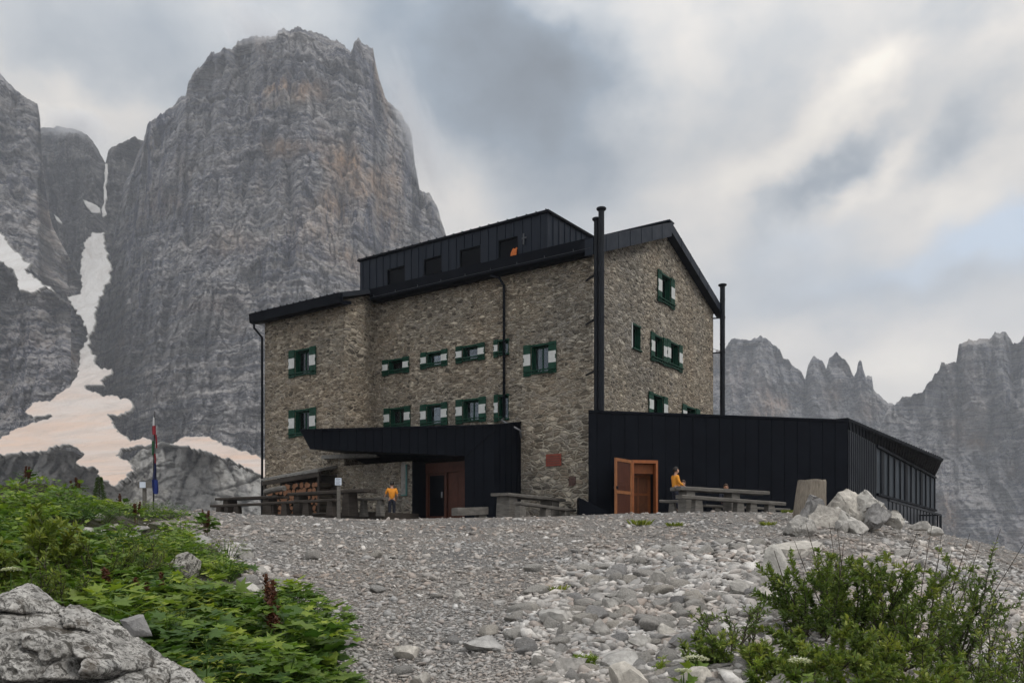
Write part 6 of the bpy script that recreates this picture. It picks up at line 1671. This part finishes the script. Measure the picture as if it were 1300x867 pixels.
# big leaved dock by the path and the reddish ones
def pdock(label,px,ptop,pfoot,seed,Y=None,**kw):
    b=at(px,pfoot,Y); dock(label,b,max((PY0-ptop)/F*b.y-b.z,.25),seed,**kw)
pdock('big leaved dock with dark red spike at the path edge',352,735,836,81,nl=34,leaf=.21,spikes=3)
pdock('big leaved dock leaning over the gravel, lowest on the bank',412,768,862,82,nl=36,leaf=.21,spikes=0)
pdock('rusty spiked dock standing alone beside the white stone',262,646,682,83,nl=26,leaf=.22,spikes=4)
pdock('rusty dock spike in the middle of the bank',208,722,768,84,spikes=1)
pdock('short rusty dock left of the white lichened boulder',142,712,765,85,spikes=2)
pdock('brown spiked dock at the right end of the green mound',152,625,668,86,Y=16.8,spikes=2,leaf=.17,nl=14)
pdock('brown spiked dock against the rock slabs on the mound top',98,607,650,87,Y=16.8,spikes=4,leaf=.17,nl=14)
pdock('dead dock stalks rising from the mound near the left border',32,593,640,88,Y=16.8,spikes=3,leaf=.17,nl=14)
pdock('small brown dock near the end of the mound by the trail sign',172,635,668,89,Y=16.8,spikes=3,leaf=.17,nl=14)
pdock('rusty dock spike just above the outcrop top',180,735,790,90,Y=8.0,spikes=2)
for i,(px,pt_,pf,l) in enumerate([(300,752,830,'broad leaved dock without spike left of the spiked one'),(380,790,866,'broad leaved dock between the spiked one and the path'),(320,800,880,'broad leaved dock at the bottom edge of the bank')]):
    pdock(l,px,pt_,pf,180+i,nl=30,leaf=.19,spikes=0,Y=8.2-.6*i)
# grass tufts on the gravel
for i,(px,py,l) in enumerate([(813,667,'yellow green tuft on the gravel before the annex door'),(856,668,'tiny withered tuft right of the brighter one'),(975,667,'small tuft near the rounded boulder'),(700,752,'dry tuft at the upper edge of the scree'),(1000,651,'small green tuft at the foot of the stump')]):
    b=G(px,py)
    if b is None: b=at(px,0,21)
    n=90; r=np.random.RandomState(300+i); a=r.uniform(0,6.28,n); e=empty('grass_tuft',b); tag(e,l,'tuft')
    sc_=.22 if i==0 else .14; d=sc_*1.3*np.sqrt(r.uniform(0,1,n)); p=np.stack([np.cos(a)*d,np.sin(a)*d*.6,np.zeros(n)],1)
    foliage('blades',[leaves('narrow',p,np.stack([np.cos(a)*.6,np.sin(a)*.6,np.full(n,.8)],1),sc_*r.uniform(.5,1.1,n),np.clip(r.normal(.6,.25,n),0,1),rng=r)],'yellow_leaf',e)
# blue flower
b=at(216,0,6.6); e=empty('blue_flower',b); tag(e,'single deep blue flower among the herbs right of the outcrop','flower')
h=(PY0-807)/F*6.6-b.z; m=MB(); m.tube([(0,0,0),(.01,0,h*.6),(0,0,h)],.004,5); m.build('stalk', M['herb_leaf'], e)
a=np.linspace(0,6.28,7)[:-1]; foliage('petals',[leaves('willow',np.tile([[0,0,h]],(6,1)).astype(float),np.stack([np.cos(a),np.sin(a),np.full(6,.5)],1),np.full(6,.035),np.full(6,.5),flop=.1)],'blue_petal',e)
# small conifer far out on the slabs
b=P(126,631,60); e=empty('small_conifer',b); tag(e,'tiny dark conifer standing before the rock slabs','tree')
m=MB(); m.tube([(0,0,-1),(0,0,1.4)],[.06,.02],6); m.build('trunk', M['bark'], e)
n=700; r=np.random.RandomState(9); t=r.uniform(0,1,n); a=r.uniform(0,6.28,n); d=.42*(1-t)*np.sqrt(r.uniform(.1,1,n)); p=np.stack([np.cos(a)*d,np.sin(a)*d,-.6+2.1*t],1)
foliage('crown',[leaves('narrow',p,np.stack([np.cos(a),np.sin(a),np.full(n,-.2)],1),np.full(n,.28),np.clip(r.normal(.1,.1,n),0,1),rng=r)],'willow_leaf',e)
# ------------------------------------------------------------------ air
def haze():
    b = MB(); b.box(-2500,2500,-2500,2700,-140,760)
    k = NT('mountain_haze'); v = k.n('ShaderNodeVolumePrincipled'); v.inputs['Color'].default_value=(.86,.91,1,1); v.inputs['Density'].default_value = HAZE; v.inputs['Anisotropy'].default_value = .25
    k.t.links.new(v.outputs[0], k.out.inputs['Volume'])
    o = b.build('haze', k.m); tag(o,'thin blue mountain air between the viewer and the far walls','haze',kind='stuff')
HAZE = .0002; MIST = True
haze()
def mist(label, px, py, Y, rx, ry, rz, dens, seed, rot=0):
    """shred of cloud hanging on the summit: an ellipsoid of uneven vapour"""
    V,Fc=ICO[3]; k=NT('summit_cloud'); co=k.coord()
    ln=k.n('ShaderNodeVectorMath',operation='LENGTH'); k.set(ln.inputs[0],co)
    fall=k.ramp(ln.outputs['Value'],[(.15,1),(.95,0)])
    m=k.n('ShaderNodeMapping'); k.set(m.inputs[0],co); m.inputs['Location'].default_value=(seed,seed*2,0); m.inputs['Scale'].default_value=(1,1,ry/rx if ry<rx else 1.4)
    nz=k.noise(m.outputs[0],1.7,4,.6)
    d=k.math('MULTIPLY',k.math('MULTIPLY',k.math('SUBTRACT',k.math('ADD',nz,k.math('MULTIPLY',fall,.55)),.62),2.2,True),dens)
    v=k.n('ShaderNodeVolumePrincipled'); v.inputs['Color'].default_value=(.93,.95,1,1); k.set(v.inputs['Density'],d); v.inputs['Anisotropy'].default_value=.2
    k.t.links.new(v.outputs[0],k.out.inputs['Volume'])
    o=np_mesh('summit_cloud',V,Fc,k.m); o.location=P(px,py,Y); o.scale=(rx/F*Y,rz,ry/F*Y); o.rotation_euler=(0,R(rot),0)
    tag(o,label,'cloud',kind='stuff')
if MIST:
    mist('thin cloud shred drifting off the right flank of the tower',530,170,905,34,150,60,.018,1.3,-20)
    mist('cloud shred brushing the left summit crest of the tower',330,42,890,55,22,60,.04,4.1,0)
    mist('cloud shred on the dark saddle wall',95,165,1040,60,26,60,.035,7.7,0)
# ------------------------------------------------------------------ camera, sky, sun
cam = bpy.data.cameras.new('camera'); co = bpy.data.objects.new('camera', cam); C.objects.link(co)
co.location = (0,0,0); co.rotation_euler = (R(90),0,0)
cam.sensor_width = 36; cam.lens = 36*F/1300; cam.shift_y = (PY0-433.5)/1300; cam.clip_end = 6000; cam.clip_start = .1
bpy.context.scene.camera = co
SUN_EL, SUN_AZ = 52, 125        # azimuth clockwise from +Y: behind the viewer's right shoulder
d = Vector((math.sin(R(SUN_AZ))*math.cos(R(SUN_EL)), math.cos(R(SUN_AZ))*math.cos(R(SUN_EL)), math.sin(R(SUN_EL))))
sl = bpy.data.lights.new('sun','SUN'); sl.energy = 1.5; sl.angle = R(11); sl.color = (1,.95,.88)
so = bpy.data.objects.new('sun', sl); C.objects.link(so); so.rotation_euler = d.to_track_quat('Z','Y').to_euler(); so.location = (20,-20,60)
def make_sky():
    w = bpy.data.worlds.new('World'); bpy.context.scene.world = w; w.use_nodes = True
    k = NT.__new__(NT); k.t = w.node_tree; k.t.nodes.clear()
    out = k.n('ShaderNodeOutputWorld')
    sky = k.n('ShaderNodeTexSky', sky_type='NISHITA', sun_disc=False, sun_elevation=R(SUN_EL), sun_rotation=R(SUN_AZ), altitude=2100)
    tc = k.n('ShaderNodeTexCoord'); dv = tc.outputs['Generated']
    def vm(op, a, b=None, sc=None):
        x = k.n('ShaderNodeVectorMath', operation=op); k.set(x.inputs[0], a)
        if b is not None: k.set(x.inputs[1], b)
        if sc is not None: x.inputs['Scale'].default_value = sc
        return x
    mp = k.n('ShaderNodeMapping'); k.set(mp.inputs[0], dv); mp.inputs['Scale'].default_value = (1,1,1.35); mp.inputs['Rotation'].default_value=(0,R(6),0)
    wn = k.n('ShaderNodeTexNoise'); k.set(wn.inputs['Vector'], mp.outputs[0]); wn.inputs['Scale'].default_value = 3.2; wn.inputs['Detail'].default_value = 5
    wn2 = k.n('ShaderNodeTexNoise'); k.set(wn2.inputs['Vector'], mp.outputs[0]); wn2.inputs['Scale'].default_value = 15; wn2.inputs['Detail'].default_value = 4
    wv = vm('SCALE', vm('SUBTRACT', wn.outputs[1], (.5,.5,.5)).outputs[0], sc=.13)
    pv = vm('ADD', mp.outputs[0], wv.outputs[0]).outputs[0]
    n1 = k.noise(pv, 3.4, 6, .5); n2 = k.noise(pv, 8.5, 6, .55)
    wd = vm('ADD', dv, vm('SCALE', vm('SUBTRACT', wn.outputs[1], (.5,.5,.5)).outputs[0], sc=.11).outputs[0]).outputs[0]
    wd = vm('ADD', wd, vm('SCALE', vm('SUBTRACT', wn2.outputs[1], (.5,.5,.5)).outputs[0], sc=.075).outputs[0]).outputs[0]
    def blob(px, py, rx, ry, rot=0):
        """soft lump of cloud round the direction of a pixel, radii in pixels"""
        c = Vector(((px-PX0)/F,1,(PY0-py)/F)); L = c.length; c.normalize()
        sub = vm('SUBTRACT', wd, tuple(c)).outputs[0]
        m = k.n('ShaderNodeMapping', vector_type='TEXTURE'); k.set(m.inputs[0], sub)
        m.inputs['Rotation'].default_value = (0,R(-rot),0); m.inputs['Scale'].default_value = (rx/F/L, .4, ry/F/L)
        ln = vm('LENGTH', m.outputs[0]).outputs['Value']
        return k.math('POWER', 2.718, k.math('MULTIPLY', k.math('MULTIPLY', ln, ln), -1.0))
    # brightness of the cloud deck
    b = k.math('ADD', .50, k.math('MULTIPLY', k.math('SUBTRACT', n1, .5), .6))
    b = k.math('ADD', b, k.math('MULTIPLY', k.math('SUBTRACT', n2, .5), .30))
    for (px,py,rx,ry,rot,a) in BLOBS:
        b = k.math('ADD', b, k.math('MULTIPLY', blob(px,py,rx,ry,rot), a))
    COLRAMP = [(.0,(.11,.13,.155)),(.22,(.20,.242,.29)),(.42,(.395,.415,.435)),(.58,(.585,.56,.53)),(.75,(.775,.725,.65)),(.95,(.97,.91,.82))]
    sp_ = k.n('ShaderNodeSeparateXYZ'); k.set(sp_.inputs[0], dv)
    boost = k.math('MAXIMUM', k.ramp(sp_.outputs[2],[(.42,0),(.85,1)]), k.ramp(k.math('MULTIPLY',sp_.outputs[1],-1.0),[(.0,0),(.6,1)]))
    col = k.ramp(b, COLRAMP); sc0 = vm('SCALE', col, sc=CLOUD).outputs[0]; bv = k.n('ShaderNodeCombineXYZ'); bb = k.math('ADD', 1.0, k.math('MULTIPLY', boost, 1.0)); [k.set(bv.inputs[i], bb) for i in range(3)]; sc = vm('MULTIPLY', sc0, bv.outputs[0]).outputs[0]
    gap = blob(1285,285,90,26,6); gap2 = k.math('ADD', gap, k.math('MULTIPLY', blob(1150,335,170,26,2), .45)); 
    gap3 = k.math('MULTIPLY', k.math('ADD', gap2, k.math('MULTIPLY', blob(1000,310,60,22,0), .35)), k.ramp(n2,[(.3,.6),(.5,1)]), True)
    blue = vm('ADD', vm('SCALE', sky.outputs[0], sc=.7).outputs[0], (4.6,5.3,5.8)).outputs[0]
    fin = k.mix(k.math('MULTIPLY', gap3, .8), sc, blue)
    # cloud boosted overhead and behind the viewer, added to light the ground
    bg = k.n('ShaderNodeBackground'); k.set(bg.inputs[0], fin); bg.inputs[1].default_value = .1
    k.t.links.new(bg.outputs[0], out.inputs[0])
CLOUD = 12.5
BLOBS = [ # px, py, rx, ry, tilt, brightness
  (655,150,150,120,-25,-.29),(720,100,70,60,30,-.10),(580,50,140,80,0,-.14),(540,230,60,70,0,.03),(200,40,260,70,0,-.15),(430,10,140,50,0,-.05),(120,150,150,40,0,.12),(30,40,100,60,0,-.04),
  (700,20,40,50,50,.22),(790,75,60,90,60,.14),(1100,85,52,46,40,.20),(1060,130,80,30,40,.03),(1000,175,110,30,42,.07),(905,245,120,45,25,.08),(1040,228,72,22,30,-.30),(1235,160,75,30,38,-.26),(1255,95,60,28,10,-.1),(950,130,70,55,20,-.06),
  (1120,215,70,22,34,.14),(1110,350,130,46,0,-.10),(1210,400,140,36,0,.0),(1190,15,170,36,0,-.14),(850,120,60,60,0,.06),(640,250,70,60,0,.08),(860,340,90,70,0,.04),(1010,430,90,30,0,.06),(1150,470,60,40,0,.12),(1290,60,60,60,0,.10),(1180,270,130,50,10,.12),(820,10,80,40,0,.05)]
make_sky()
sc = bpy.context.scene
sc.view_settings.view_transform = 'Standard'; sc.view_settings.look = 'None'; sc.view_settings.exposure = EXPO if 'EXPO' in globals() else 0; sc.view_settings.gamma = 1
sc.render.engine = 'CYCLES'; sc.cycles.max_bounces = 6; sc.cycles.diffuse_bounces = 3; sc.cycles.glossy_bounces = 3; sc.cycles.transparent_max_bounces = 8; sc.cycles.transmission_bounces = 4; sc.cycles.volume_bounces = 1
sc.cycles.use_adaptive_sampling = True; sc.cycles.adaptive_threshold = .015; sc.cycles.use_denoising = True
